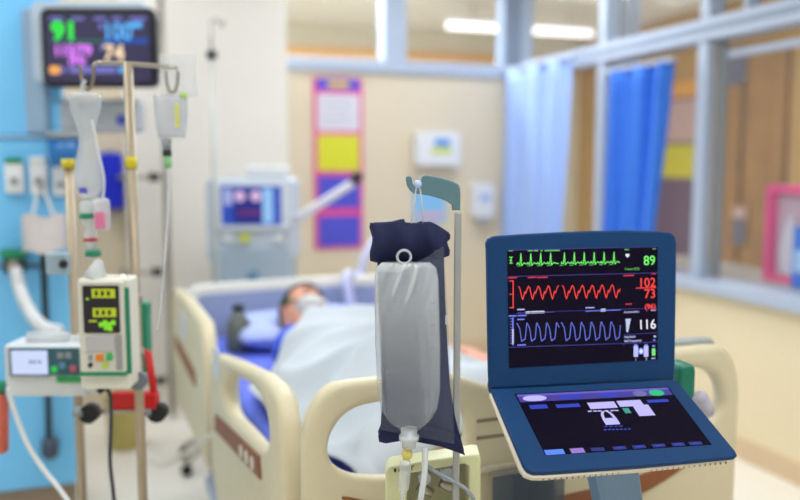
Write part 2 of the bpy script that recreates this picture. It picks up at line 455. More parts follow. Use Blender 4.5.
# ================================================================== BLUE SERVICE PANEL (left)
PY = 3.40
xr_ = at(77, 480, Y=PY).x
pan = MB()
pz = at(45, 487, Y=PY).z
H1 = at(40, 137, Y=PY).z; H2 = at(40, 266, Y=PY).z
for a, b in ((max(pz, .04), H2 - .006), (H2 + .006, H1 - .006), (H1 + .006, CEIL - .02)):
    pan.box((xr_ - .75, PY + .15, (a + b) / 2), (1.5, .30, b - a), blue_pan, .006)
pan.box((xr_ - .75, PY + .16, CEIL / 2), (1.47, .28, CEIL), mat('panel_core', (150, 130, 110), .6))
pan.box((xr_ - .75, PY + .145, H1), (1.5, .315, .010), mat('panel_rail', (170, 205, 235), .4), .003)
struct('wall_panel', pan, label='tall light blue service panel at the left edge')

def panel_thing(name, label, cat, px, py, dY=0.0, group=None):
    p = at(px, py, Y=PY - dY); return thing(name, label, cat, p, 0, group), p
def pxz(o, px, py, Y):
    p = at(px, py, Y=Y); return p.x - o.location.x, p.z - o.location.z
# outlets
for (px, py, w, h, top, lab) in ((15, 178, 15, 26, green_p, 'white wall outlet with green cap at far left of the blue panel'),
                                 (39, 178, 14, 28, white_p, 'plain white wall outlet above the grey hanging pouch'),
                                 (61, 182, 13, 24, white_p, 'white wall outlet beside the blue jar')):
    p = at(px, py, Y=PY)
    o = thing('wall_outlet', lab, 'outlet', (p.x, PY - .001, p.z), 0, 'outlets on the blue panel')
    k = 3.4 / F * 1.03
    MB().prism(rrect(-w * k / 2, -h * k / 2, w * k / 2, h * k / 2, .008), .03, white_p, .004, off=-.016).build('cover_plate', parent=o)
    MB().cyl((0, -.031, -.01), (0, -.045, -.01), .014, grey_p).build('socket', parent=o)
    MB().box((0, -.022, h * k / 2 + .01), (w * k * .9, .03, .022), top, .004).build('cap_strip', parent=o)
# gas outlet with corrugated hose
p = at(15, 258, Y=PY - .001)
g = thing('gas_outlet', 'green and black gas outlet on the blue panel', 'outlet', p)
MB().box((0, -.03, .02), (.09, .06, .035), green_p, .006).build('green_cap', parent=g)
MB().box((0, -.03, -.025), (.075, .06, .055), dark_p, .008).build('valve_body', parent=g)
MB().cyl((0, -.06, -.02), (0, -.085, -.02), .02, steel).build('connector', parent=g)
hs = MB(); HP = [at(15, 268, Y=PY - .12), at(20, 290, Y=PY - .14), at(30, 312, Y=PY - .18), at(42, 326, Y=PY - .25), at(60, 332, Y=PY - .3)]
def rib(t): return .022 + .003 * math.sin(t * 240)
hs.tube(HP, rib, white_p, 12, 20)
tag(hs.build('corrugated_hose'), 'white corrugated hose running down from the green gas outlet', 'hose')
# black cord with plug
bc = thing('power_cord', 'black power cord hanging straight down the blue panel to a plug', 'cord', at(43, 252, Y=PY - .04))
cl = lambda px, py, d=.04: at(px, py, Y=PY - d) - bc.location
MB().tube([cl(43, 252), cl(45, 300), cl(47, 360), cl(49, 440)], .012, black_r, 10).build('cable', parent=bc)
MB().lathe_axis(cl(50, 437), cl(50, 458), [(0, .02), (.2, .032), (.8, .032), (1, .02)], mat('plug_grey', (70, 80, 100), .5)).build('plug', parent=bc)
# grey pouch hanging from a hook by white straps
o = thing('hanging_pouch', 'pale grey pouch hung by white straps on the blue panel', 'pouch', at(44, 233, Y=PY - .10))
cx_ = lambda px, py: Vector((at(px, py, Y=PY - .1).x - o.location.x, 0, at(px, py, Y=PY - .1).z - o.location.z))
a, b = cx_(23, 252), cx_(65, 215)
def pouch(sgn):
    def fn(u, v):
        x = a.x + (b.x - a.x) * u; z = a.z + (b.z - a.z) * v
        return (x, sgn * (.004 + .045 * (4 * u * (1 - u)) ** .5 * (1 - .6 * v)), z + .008 * math.sin(u * 9))
    return fn
mb = MB(); gp = mat('pouch_cloth', (206, 198, 196), .75, noise=.05, bump=.15)
mb.grid(pouch(-1), 24, 12, gp); mb.grid(pouch(1), 24, 12, gp); mb.build('pouch_body', parent=o)
MB().tube([cx_(33, 217), cx_(37, 195), cx_(41, 186), cx_(46, 195), cx_(54, 217)], .006, white_p, 8).build('strap', parent=o)
MB().tube([cx_(41, 186) + Vector((0, .1, .02)), cx_(41, 186) + Vector((0, .0, -.012)), cx_(41, 186) + Vector((0, -.02, .01))], .006, steel, 8).build('hook', parent=o)
# blue jar under the monitor
p = at(66, 167, Y=PY - .13)
j = thing('suction_jar', 'translucent blue jar hanging on the panel below the wall monitor', 'jar', p)
hj = at(66, 139, Y=PY - .13).z - p.z
MB().lathe_axis(Vector((0, 0, 0)), Vector((0, 0, hj)), [(0, .04), (.05, .055), (1, .062)], mat('jar_blue', (40, 120, 190), .2, alpha=.8, noise=0)).build('jar_body', parent=j)
MB().cyl((0, 0, hj + .001), (0, 0, hj + .025), .066, grey_p).build('lid', parent=j)
MB().box((0, .085, hj * .7), (.04, .05, .05), grey_p, .005).build('bracket', parent=j)

# wall monitor on its arm
MH = 3.0
mo = cam_thing('wall_monitor', 'black vital signs monitor on a wall arm above the drip stands', 'monitor', 98, 45, MH)
def bezel(x0, y0, x1, y1, o, r):
    a = L(o, x0, y1); b = L(o, x1, y0); return rrect(a.x, a.z, b.x, b.z, r)
MB().prism(bezel(42, 7, 155, 87, mo, .03), .05, mat('monitor_black', (16, 18, 28), .35), .008, off=.03).build('bezel', parent=mo)
a = L(mo, 38, 84, .1); b = L(mo, 150, 3, .1)
MB().prism(rrect(a.x, a.z, b.x, b.z, .03), .09, mat('monitor_case', (190, 205, 220), .4), .01, off=.102).build('rear_case', parent=mo)
sc = MB(); a = L(mo, 48, 82); b = L(mo, 149, 15)
sc.box(((a.x + b.x) / 2, .002, (a.z + b.z) / 2), (b.x - a.x, .004, b.z - a.z), mat('wall_screen', (40, 36, 64), .3, noise=0, emit=.25, ecol=(90, 84, 130)))
def scr_rect(mb, o, x0, y0, x1, y1, m, dy=-.002):
    a = L(o, x0, y1); b = L(o, x1, y0)
    mb.quad([(a.x, dy, a.z), (b.x, dy, a.z), (b.x, dy, b.z), (a.x, dy, b.z)], m)
def scr_text(mb, o, txt, x, y, hpx, m, bold=.0, xs=1.0, dy=-.003, align='LEFT'):
    p = L(o, x, y); k = o['_H'] / F
    mt = Matrix.Translation((p.x, dy, p.z)) @ Matrix.Rotation(PI / 2, 4, 'X')
    mb.text(txt, hpx * k / .70, mt, m, align, bold * k, xs)
gr = glow('green', (40, 255, 70), 1.0); cyn = glow('cyan', (90, 180, 255), 1.0); vio = glow('violet', (225, 130, 255), 1.1); crm = glow('cream', (255, 228, 190), 1.0)
orn = glow('orange', (255, 180, 90), 1.0); lil = glow('lilac', (130, 130, 220), .8); dbl = glow('deepblue', (20, 80, 180), .8)
scr_rect(sc, mo, 104, 38, 148, 44, dbl); scr_rect(sc, mo, 52, 40, 104, 42, glow('teal', (20, 140, 110), .7))
for x0_, x1_ in ((50, 63), (72, 84), (94, 106), (112, 122), (130, 146)): scr_rect(sc, mo, x0_, 17, x1_, 20, lil)
scr_rect(sc, mo, 50, 66, 60, 74, orn); scr_rect(sc, mo, 62, 67, 66, 73, lil); scr_rect(sc, mo, 70, 67, 116, 73, lil); scr_rect(sc, mo, 119, 67, 127, 73, cyn)
scr_text(sc, mo, '91', 52, 39.5, 17, gr, .8, 1.05)
scr_text(sc, mo, '100', 103, 39.5, 16, cyn, .6, .85); scr_rect(sc, mo, 99, 24, 103, 29, lil); scr_rect(sc, mo, 131, 22, 142, 28, cyn)
scr_text(sc, mo, '115/79', 54, 55.5, 10, vio, .6, .95); scr_text(sc, mo, '(94)', 69, 64, 7, vio, .5)
scr_text(sc, mo, '74', 104, 60.5, 15, crm, .6, .95); scr_rect(sc, mo, 100, 46, 104, 50, lil)
sc.build('screen', parent=mo)
arm = MB(); a = L(mo, 29, 134, .13); b = L(mo, 45, 9, .13)
arm.box(((a.x + b.x) / 2, .13, (a.z + b.z) / 2), (b.x - a.x, .06, b.z - a.z), mat('arm_column', (150, 178, 205), .4), .012)
a = L(mo, 62, 140, .2); b = L(mo, 142, 92, .2)
arm.box(((a.x + b.x) / 2, .2, (a.z + b.z) / 2), (b.x - a.x, .10, (b.z - a.z) * .7), mat('arm_grey', (188, 194, 200), .4), .02)
arm.box((.0, .26, -.05), (.12, .24, .10), grey_p, .01)
arm.build('mount_arm', parent=mo)
mb = MB(); p = L(mo, 108, 118); mb.cyl((p.x, .149, p.z), (p.x, .143, p.z), .02, mat('dot_blue', (60, 80, 190), .4)); mb.build('mount_badge', parent=mo)

# blue binder hanging on the cream wall
a = at(101, 209, Y=4.76); b = at(122, 153, Y=4.76)
o = thing('binder', 'deep blue binder hanging on the cream wall behind the drip stand', 'binder', ((a.x + b.x) / 2, 4.76, a.z))
MB().box((0, 0, (b.z - a.z) / 2), (b.x - a.x, .05, b.z - a.z), mat('binder_blue', (16, 40, 214), .5, noise=.04), .008).build('cover', parent=o)
MB().box((0, .0, (b.z - a.z) + .008), (.05, .02, .02), steel, .003).build('clip', parent=o)

# wall rail with three brackets
p0 = at(163, 85, Y=4.55); p1 = at(166, 432, Y=4.55)
o = thing('wall_rail', 'upright grey rail on black knobbed brackets at the pillar edge', 'rail', (p0.x, 4.55, 0))
MB().cyl((0, 0, .02), (0, 0, 2.3), .016, steel).build('upright', parent=o)
for py in (177, 272, 381):
    z = at(155, py, Y=4.55).z
    br = MB().cyl((-.03, 0, z), (-.24, 0, z), .012, steel).cyl((-.23, .0, z), (-.23, .22, z), .012, steel).build('bracket', parent=o)
    MB().cyl((-.03, 0, z), (-.085, 0, z), .022, black_r).build('knob', parent=br)

# ================================================================== BED
BO = Vector((.334, 1.461, 0)); BR = math.radians(1.5)
bed = thing('hospital_bed', 'cream hospital bed with loop handled footboard and side rails', 'bed', BO, BR)
inlay = mat('wood_inlay', (150, 88, 44), .45, noise=.1, nscale=25)
def boardouter(zlow, ztop, zmid):
    pts = [(0.0, zlow), (0.0, ztop - .12)]
    pts += [(.075 - .075 * math.cos(a), ztop - .12 + .12 * math.sin(a)) for a in [k * PI / 16 for k in range(1, 8)]]
    pts += [(.09, ztop), (.24, ztop), (.29, ztop - .004), (.33, ztop - .02), (.37, ztop - .036), (.42, zmid)]
    return pts + [(1.0 - x, z) for x, z in pts[::-1]]
fo = [(.5 + (x - .5) * 1.026, z) for x, z in boardouter(.40, .992, .950)]
hole = smooth_poly([(.036, .865), (.052, .912), (.10, .942), (.20, .944), (.28, .936), (.32, .895), (.32, .84), (.28, .80), (.19, .792), (.10, .803), (.052, .828)], 5)
hole2 = [(1 - x, z) for x, z in hole]
fb = MB().prism(fo, .046, cream, .017, [hole, hole2], off=-.0, smooth=True).build('footboard', parent=bed)
sw = [(.06, .775), (.16, .742), (.30, .716), (.5, .704), (.7, .716), (.84, .745), (.945, .80), (.90, .752), (.80, .70), (.65, .655), (.5, .64), (.35, .655), (.2, .695), (.1, .742)]
MB().prism(smooth_poly(sw, 4), .008, inlay, .002, off=-.0245).build('inlay', parent=fb)
mb = MB(); gm = mat('seam_shadow_gap', (150, 138, 112), .6)
for z_ in (.888, .853): mb.box((.5, -.0225, z_), (.32, .006, .006), gm)
mb.box((.5, -.026, .788), (.5, .014, .012), mat('cream_lip', (238, 230, 206), .35), .004)
mb.build('panel_seams', parent=fb)
# control on the right loop
mb = MB(); mb.cyl((.868, -.055, .888), (.895, -.045, .852), .018, mat('lilac_plastic', (196, 190, 208), .35)); mb.sph((.868, -.055, .888), .018, MATS['lilac_plastic']); mb.build('hand_control', parent=fb)
mb = MB(); mb.prism(rrect(.80, .935, .985, .995, .025), .03, mat('bumper_grey', (176, 182, 180), .4), .008, off=.0); 
mb.build('corner_bumper', parent=fb, loc=(0, .045, .004))
# headboard
ho = [(-.0, .5), (.0, .80), (.015, .86), (.06, .885), (.5, .89), (.94, .885), (.985, .86), (1.0, .80), (1.0, .5)]
hb = MB().prism(ho, .05, mat('headboard_white', (236, 234, 226), .4), .015, off=2.09, smooth=True).build('headboard', parent=bed)
MB().prism([(.04, .52), (.04, .80), (.07, .845), (.5, .852), (.93, .845), (.96, .80), (.96, .52)], .01, mat('headboard_blue', (158, 170, 204), .5), .003, off=2.06).build('headboard_panel', parent=hb)
# side rails, left foot, left head, then the lowered right ones
def side_rail(y0, y1, ztop, zlow, x, tilt, head, name='side_rail'):
    n = y1 - y0
    if not head:
        out = [(0.0, zlow), (0.0, ztop - .16), (.01, ztop - .08), (.045, ztop - .02), (.11, ztop), (.2, ztop + .006), (n * .6, ztop - .004), (n * .9, ztop - .02), (n * .97, ztop - .05), (n, ztop - .12), (n, zlow + .1), (n - .08, zlow)]
        hl = smooth_poly([(.13, ztop - .14), (.145, ztop - .085), (.24, ztop - .06), (.42, ztop - .075), (.56, ztop - .10), (.62, ztop - .155), (.59, ztop - .205), (.42, ztop - .20), (.2, ztop - .185)], 4)
    else:
        out = [(0.0, zlow), (0.0, ztop - .12), (.02, ztop - .05), (.08, ztop), (n * .5, ztop + .01), (n * .9, ztop), (n * .98, ztop - .04), (n, ztop - .12), (n, zlow + .16), (n - .1, zlow)]
        hl = smooth_poly([(.3, ztop - .22), (.32, ztop - .13), (.45, ztop - .10), (.52, ztop - .16), (.46, ztop - .25)], 4)
    if not head:
        sl = lambda P: [(a, b - .075 * (a / n) * min(1, max(0, (b - zlow) / (ztop - zlow)))) for a, b in P]
        out = sl(out)
    o = MB().prism(out, .048, cream, .018, [hl] if not head else [], axes='yz', smooth=True).build(name, parent=bed, loc=(x, y0, 0))
    o.rotation_euler = (0, 0, tilt)
    return o
r1 = side_rail(.12, .95, .945, .42, .004, math.radians(2.2), False)
def strip(r, a, za, b, zb, h):
    MB().prism([(a, za - h / 2), (a + .01, za + h / 2), (b - .01, zb + h / 2), (b, zb - h / 2)], .006, inlay, .0015, axes='yz', off=-.0255).build('inlay_strip', parent=r)
strip(r1, .19, .722, .74, .668, .05)
mb = MB(); icn = mat('icon_white', (240, 232, 214), .5)
for y_ in (.26, .32, .38):
    mb.prism([(y_ + .016 * math.cos(a), .737 - .098 * y_ + .016 * math.sin(a)) for a in [2 * PI * k / 14 for k in range(14)]], .003, icn, axes='yz', off=-.0295)
mb.build('control_icons', parent=r1)
MB().prism(rrect(.66, .80, .74, .89, .015), .004, mat('sticker', (222, 226, 232), .4), .001, axes='yz', off=-.0255).build('sticker', parent=r1)
r2 = side_rail(1.10, 2.0, .90, .44, -.022, math.radians(.8), True)
strip(r2, .2, .68, .75, .70, .05)
MB().prism(rrect(.42, .76, .56, .86, .02), .004, MATS['sticker'], .001, axes='yz', off=-.0255).build('sticker', parent=r2)
r3 = side_rail(.08, .9, .62, .2, 1.03, 0, False)
r4 = side_rail(1.12, 2.0, .62, .24, 1.03, 0, True)
frame_grey = mat('bed_frame_grey', (176, 186, 200), .4, noise=.03)
mb = MB(); mb.box((.5, 1.05, .44), (.86, 1.96, .07), frame_grey, .01); mb.box((.5, 1.05, .50), (.90, 1.98, .04), cream, .01)
mb.build('deck', parent=bed)
mb = MB(); mb.box((.12, 1.05, .22), (.07, 1.8, .08), frame_grey, .01); mb.box((.88, 1.05, .22), (.07, 1.8, .08), frame_grey, .01)
for y_ in (.2, 1.9): mb.box((.5, y_, .22), (.76, .08, .07), frame_grey, .01)
for x_ in (.3, .7):
    for y_ in (.5, 1.6): mb.box((x_, y_, .33), (.07, .12, .18), frame_grey, .01)
mb.build('base_frame', parent=bed)
for x_ in (.1, .9):
    for y_ in (.2, 1.9):
        cst = MB().cyl((x_ - .02, y_, .07), (x_ + .02, y_, .07), .07, black_r).build('caster', parent=bed)
        MB().box((x_, y_, .15), (.06, .07, .06), grey_p, .01).build('caster_fork', parent=cst)
MB().box((-.01, 1.0, .34), (.05, .5, .05), frame_grey, .012).build('rail_arm', parent=bed)
MB().box((.0, 1.55, .42), (.04, .06, .12), frame_grey, .01).build('rail_bracket', parent=bed)

def bedthing(name, label, cat, x, y, z):
    p = Matrix.Rotation(BR, 3, 'Z') @ Vector((x, y, z)) + BO
    return thing(name, label, cat, p, BR)
# mattress with its blue fitted sheet
MT = .665
mattr = bedthing('mattress', 'periwinkle blue sheeted mattress lying on the hospital bed', 'mattress', .5, 1.05, .522)
sheetb = mat('blue_sheet', (112, 132, 246), .8, noise=.05, bump=.25, nscale=14)
MB().box((0, 0, (MT - .522) / 2), (.88, 1.96, MT - .522), sheetb, .03, seg=4).build('mattress_body', parent=mattr)
# foam wedge pillow
pil = bedthing('pillow', 'pale blue pillow under the patient head', 'pillow', .46, 1.80, MT + .003)
def pil_fn(sgn):
    def fn(u, v):
        x = (u - .5) * .62; y = (v - .5) * .40
        e = max(0.0, (1 - abs(2 * u - 1) ** 4) * (1 - abs(2 * v - 1) ** 4)) ** .5
        dent = .085 * math.exp(-(((x + .035) / .12) ** 2 + ((y + .065) / .13) ** 2)) if sgn > 0 else 0
        return (x * (1 - .04 * abs(2 * v - 1)), y, .065 + sgn * .062 * e - dent + .006 * math.sin(9 * x + 5 * y) * e)
    return fn
pm = mat('pillow_cloth', (182, 198, 250), .8, noise=.03, bump=.2, nscale=12)
mb = MB(); mb.grid(pil_fn(1), 36, 24, pm); mb.grid(pil_fn(-1), 36, 24, pm)
bmesh.ops.remove_doubles(mb.bm, verts=mb.bm.verts[:], dist=.0005)
mb.build('pillow_case', parent=pil)

# ------------------------------------------------------------------ patient
skin = mat('skin', (222, 160, 134), .55, noise=.04)
pat = bedthing('person', 'patient lying in bed under a white blanket wearing an oxygen mask', 'person', .5, 1.0, MT)
def skin_body():
    V = []; E = []; R = []
    def add(p, r, par=None):
        V.append(p); R.append(r)
        if par is not None: E.append((par, len(V) - 1))
        return len(V) - 1
    pel = add((-.03, -.08, .065), (.13, .06))
    ab = add((-.03, .10, .065), (.12, .058), pel)
    ch = add((-.03, .30, .068), (.135, .064), ab)
    up = add((-.03, .46, .078), (.125, .062), ch)
    nk = add((-.032, .56, .115), (.058, .058), up)
    hd = add((-.05, .64, .125), (.06, .06), nk)
    for s in (-1, 1):
        hip = add((-.03 + s * .10, -.15, .075), (.08, .068), pel)
        th = add((-.03 + s * .12, -.36, .085), (.068, .066), hip)
        kn = add((-.03 + s * .12, -.55, .09), (.055, .055), th)
        ca = add((-.03 + s * .125, -.70, .085), (.055, .052), kn)
        an = add((-.03 + s * .13, -.86, .06), (.036, .036), ca)
        ft = add((-.03 + s * .145, -.885, .15), (.03, .04), an)
        sh = add((-.03 + s * .165, .45, .075), (.058, .055), up)
        if s > 0:
            el = add((.22, .20, .06), (.044, .044), sh); fa = add((.27, .06, .085), (.038, .038), el); wr = add((.315, -.025, .10), (.027, .025), fa)
        else:
            el = add((-.24, .20, .07), (.044, .044), sh); fa = add((-.26, .06, .07), (.038, .038), el); wr = add((-.265, -.03, .065), (.027, .025), fa)
        pa = add((wr and V[wr][0] + .008 * s, V[wr][1] - .055, V[wr][2] + .0), (.034, .016), wr)
    me = bpy.data.meshes.new('tmpb'); me.from_pydata(V, E, [])
    o = bpy.data.objects.new('tmpb', me); C.objects.link(o)
    md = o.modifiers.new('skin', 'SKIN'); md.use_smooth_shade = True
    for i, r in enumerate(R): me.skin_vertices[0].data[i].radius = r; me.skin_vertices[0].data[i].use_root = (i == 0)
    s2 = o.modifiers.new('sub', 'SUBSURF'); s2.levels = 2; s2.render_levels = 2
    dg = bpy.context.evaluated_depsgraph_get(); dg.update()
    res = bpy.data.meshes.new_from_object(o.evaluated_get(dg)); bpy.data.objects.remove(o)
    return res
body_me = skin_body()
hm = MB()
b2 = bmesh.new(); b2.from_mesh(body_me); hm.merge(b2, Matrix(), skin, True)
HC = Vector((-.075, .735, .14))
# head frame: crown towards +y, face up then turned toward +x and a little toward the feet
HRm = (Matrix.Rotation(math.radians(30), 3, 'Y') @ Matrix.Rotation(math.radians(42), 3, 'X'))
def hp(x, y, z): return HC + HRm @ Vector((x, y, z))       # local: x = patient's side, y = crown, z = face
hm.sph(hp(0, .01, 0), (.076, .112, .095), skin, 28, 20, HRm)
hm.sph(hp(0, -.055, .03), (.056, .062, .062), skin, 20, 14, HRm)       # jaw
hm.sph(hp(0, -.012, .094), (.014, .028, .022), skin, 14, 10, HRm)      # nose
hm.sph(hp(0, .034, .084), (.05, .014, .014), skin, 14, 10, HRm)        # brow
hm.sph(hp(0, -.058, .086), (.024, .012, .010), skin, 14, 10, HRm)      # mouth
for s in (-1, 1):
    hm.sph(hp(s * .077, -.005, -.008), (.010, .032, .02), skin, 14, 10, HRm)
    hm.sph(hp(s * .04, -.02, .07), (.024, .026, .018), skin, 14, 10, HRm)
hm.tube([(-.03, .53, .105), HC + HRm @ Vector((0, -.06, -.01))], .056, skin, 16)
# hands: five tapered bent fingers per hand
for s, wr, zr in ((1, Vector((.315, -.025, .10)), 0), (-1, Vector((-.265, -.03, .065)), 0)):
    base = wr + Vector((.008 * s, -.055, 0))
    for k, ln in enumerate((.062, .075, .08, .07)):
        x = (k - 1.5) * .019
        p0_ = base + Vector((x, .015, .002)); p1_ = base + Vector((x * 1.15, -.028, .006)); p2_ = p1_ + Vector((x * .1, -ln * .5, -.006)); p3_ = p2_ + Vector((0, -ln * .42, -.018))
        hm.tube([p0_, p1_, p2_, p3_], lambda t: .0098 - .0026 * t, skin, 10, 5)
    hm.tube([wr + Vector((-s * .015, -.02, 0)), wr + Vector((-s * .045, -.05, .0)), wr + Vector((-s * .058, -.085, -.006))], lambda t: .0115 - .003 * t, skin, 10, 5)
bo = hm.build('body', parent=pat, normals=True)
md = bo.modifiers.new('rem', 'REMESH'); md.mode = 'VOXEL'; md.voxel_size = .0055; md.use_smooth_shade = True
md = bo.modifiers.new('sm', 'SMOOTH'); md.iterations = 3; md.factor = .5
# hair cap
hair = mat('dark_hair', (36, 26, 26), .6, noise=.3, nscale=60, bump=.4)
hb_ = bmesh.new(); bmesh.ops.create_uvsphere(hb_, u_segments=36, v_segments=24, radius=1)
dele = [v for v in hb_.verts if (v.co.z > .28 and v.co.y < .62 + .1 * math.sin(v.co.x * 9)) or v.co.y < -.45]
bmesh.ops.delete(hb_, geom=dele, context='VERTS')
mb = MB(); mb.merge(hb_, Matrix.Translation(hp(0, .014, -.004)) @ HRm.to_4x4() @ Matrix.Diagonal((.084, .119, .102, 1)), hair, True)
mb.build('hair', parent=pat, solid=.008)
# eyes closed, brows
for s in (-1, 1):
    MB().sph(hp(s * .031, .018, .083), (.014, .006, .007), mat('eyelid', (196, 130, 108), .5), 12, 8, HRm).build('eyelid', parent=pat)
    MB().tube([hp(s * .013, .037, .099), hp(s * .03, .042, .098), hp(s * .048, .036, .088)], .0035, hair, 8).build('eyebrow', parent=pat)
# oxygen mask with reservoir and strap
mk = mat('mask_plastic', (226, 236, 240), .2, alpha=.72, noise=0)
mb = MB()
mb.lathe_axis(hp(0, -.035, .062), hp(0, -.05, .14), [(0, .058), (.3, .055), (.7, .04), (.95, .022), (1, .012)], mk, 24)
mo_ = mb.build('oxygen_mask', parent=pat)
MB().tube([hp(-.055, -.03, .07), hp(-.082, .0, .02), hp(-.086, .01, -.03)], .004, green_p, 8).build('mask_strap', parent=mo_)
MB().lathe_axis(hp(0, -.05, .14), hp(.01, -.075, .17), [(0, .013), (1, .015)], white_p, 16).build('mask_valve', parent=mo_)
mb = MB()
mb.sph(hp(.02, -.125, .105), (.045, .05, .032), mk, 20, 14, HRm); mb.build('reservoir_bag', parent=mo_)
# blue hospital gown over the shoulders
gw = mat('gown_blue', (54, 92, 216), .85, noise=.06, bump=.3, nscale=18)
gb = MB()
def gown(u, v):
    a = PI * (-.12 + 1.24 * u); y = .02 + .50 * v
    w = .185 - .05 * max(0, v - .8) / .2; h = .088 + .006 * math.sin(3 * v)
    return (-.03 + w * math.cos(a), y, .062 + h * math.sin(a) * (1 - .3 * max(0, v - .75) / .25) + .004 * math.sin(22 * u + 9 * v))
gb.grid(gown, 40, 20, gw)
for s in (-1, 1):
    gb.tube([(-.03 + s * .14, .45, .082), (-.03 + s * .185, .36, .078), (-.03 + s * (.205 if s < 0 else .20), .26, .072)], lambda t: .066 - .010 * t, gw, 16, 6)
gb.build('gown', parent=pat, solid=.004)

# white blanket
blk = bedthing('blanket', 'rumpled white blanket covering the patient on the bed', 'blanket', .5, 1.0, MT)
bl_m = mat('blanket_white', (200, 207, 215), .85, noise=.02, bump=.3, nscale=10)
def blanket(u, v):
    xl = -.40 + .02 * math.sin(5 * v) + .05 * smoothstep(.35, 0, v)
    xr = .50 - .25 * math.exp(-((v - .63) / .075) ** 4)
    x = xl + u * (xr - xl)
    y = -.90 + v * (1.30 - .34 * smoothstep(.45, 0, u) + .05 * math.sin(5 * u))   # foot to chest
    body = .152 * math.exp(-abs((x + .03) / .285) ** 3) * smoothstep(-1.02, -.80, y)
    chest = .012 * math.exp(-(((x + .03) / .22) ** 2 + ((y - .25) / .25) ** 2))
    feet = .09 * math.exp(-(((x + .03) / .22) ** 2 + ((y + .80) / .14) ** 2))
    knee = .05 * math.exp(-(((x + .03) / .25) ** 2 + ((y + .45) / .2) ** 2))
    legs = -.03 * math.exp(-((x + .03) / .05) ** 2) * smoothstep(-.1, -.5, y)
    arm = .045 * math.exp(-(((x - .23) / .07) ** 2)) * smoothstep(-.1, .1, y) + .03 * math.exp(-(((x + .25) / .10) ** 2)) * smoothstep(-.25, 0, y)
    wr = .017 * math.sin(11 * x + 6 * y + 1.5 * math.sin(6 * y)) + .014 * math.sin(19 * y - 9 * x + math.sin(8 * x)) + .006 * math.sin(34 * x + 17 * y)
    fold = .040 * ((1 - abs(math.sin(6.2 * x + 4.5 * y + .9 * math.sin(5 * y)))) ** 2.2) + .032 * ((1 - abs(math.sin(9 * y - 3.5 * x + .7 * math.sin(7 * x)))) ** 2.5) - .008
    wr = wr * .6 + fold * smoothstep(0, .08, u) * smoothstep(1, .9, u)
    z = .026 + body + chest + feet + legs + knee + arm + wr * (1 if u > .03 else .4)
    ed = smoothstep(.90, 1, u)
    return (x, y, max(z, .012) * (1 - ed) + ed * .012)
MB().grid(blanket, 70, 100, bl_m).build('blanket_cloth', parent=blk, solid=.008, subsurf=1)
# folded green towel end by the hand
o = bedthing('towel', 'small green cloth lying by the patient hand', 'towel', .90, 1.02, MT + .002)
def twl(u, v): return ((u - .5) * .09, (v - .5) * .16, .03 + .02 * math.sin(PI * u) + .006 * math.sin(9 * v + 4 * u))
MB().grid(twl, 16, 16, mat('green_cloth', (40, 150, 130), .85, noise=.1, bump=.3)).build('cloth', parent=o, solid=.03)
# small dark green remote on the bed near the head rail
o = bedthing('oxygen_bottle', 'small olive grey bottle by the headboard on the bed', 'bottle', .17, 1.72, MT + .002)
MB().lathe_axis(Vector((0, 0, 0)), Vector((0, 0, .16)), [(0, .04), (.1, .048), (.7, .048), (.85, .03), (1, .02)], mat('olive_grey', (104, 112, 106), .4, noise=.1)).build('bottle_body', parent=o)
MB().cyl((0, 0, .161), (0, 0, .185), .022, dark_p).build('cap', parent=o)
# breathing hose from mask up behind the pressure bag
hw = lambda x, y, z: Matrix.Rotation(BR, 3, 'Z') @ Vector((x, y, z)) + BO
hs = MB(); hs.tube([hw(.72, 1.97, .72), hw(.70, 2.0, .90), at(358, 278, Y=3.75), at(366, 255, Y=3.8), at(386, 226, Y=3.9)], lambda t: .022 + .002 * math.sin(t * 260), mat('hose_lilac', (214, 216, 250), .4, noise=.02), 12, 24)
tag(hs.build('breathing_hose'), 'pale lilac breathing hose rising from the bed behind the headboard', 'hose')

# ================================================================== VENTILATOR
VH = 3.95
ve = cam_thing('ventilator', 'white ventilator with a blue screen standing behind the bed head', 'ventilator', 250, 285, VH, z=0.0)
vent_w = mat('ventilator_shell', (206, 216, 228), .4, noise=.02)
def vbox(x0, y0, x1, y1): a = L(ve, x0, y1); b = L(ve, x1, y0); return a, b
a, b = vbox(206, 178, 294, 262)
MB().prism(rrect(a.x, a.z, b.x, b.z, .035), .22, vent_w, .015, off=.13).build('cabinet', parent=ve)
a2, b2_ = vbox(216, 182, 290, 230)
bzl = MB().prism(rrect(a2.x, a2.z, b2_.x, b2_.z, .02), .03, mat('ventilator_bezel', (224, 230, 238), .4), .006, off=.01).build('screen_bezel', parent=ve)
vs = MB(); scr_rect(vs, ve, 222, 186, 281, 225, mat('vent_screen', (30, 50, 150), .3, noise=0, emit=.6, ecol=(44, 92, 200)), -.0055)
DB = glow('navyblue', (24, 40, 150), .7)
scr_rect(vs, ve, 234, 189, 262, 224, DB, -.0062); scr_rect(vs, ve, 263, 188, 273, 223, glow('iceblue', (150, 200, 250), .9), -.0062); scr_rect(vs, ve, 224, 189, 232, 205, glow('palelilac', (180, 190, 240), .8), -.0062)
scr_rect(vs, ve, 238, 210, 262, 215, glow('plum', (130, 50, 140), .6), -.0068)
k = VH / F
for px in (240, 256):
    p = L(ve, px, 196); vs.prism([(p.x + 5.5 * k * math.cos(t), p.z + 5.5 * k * math.sin(t)) for t in [2 * PI * i / 20 for i in range(20)]], .0006, glow('rosewhite', (226, 190, 230), .9), off=-.0072)
vs.build('screen', parent=bzl)
for px, m in ((228, white_p), (245, mat('lime_button', (226, 226, 60), .4)), (279, white_p)):
    p = L(ve, px, 238); MB().cyl((p.x, .02, p.z), (p.x, -.015, p.z), .022, m).build('control_knob', parent=ve)
a, b = vbox(212, 248, 290, 300)
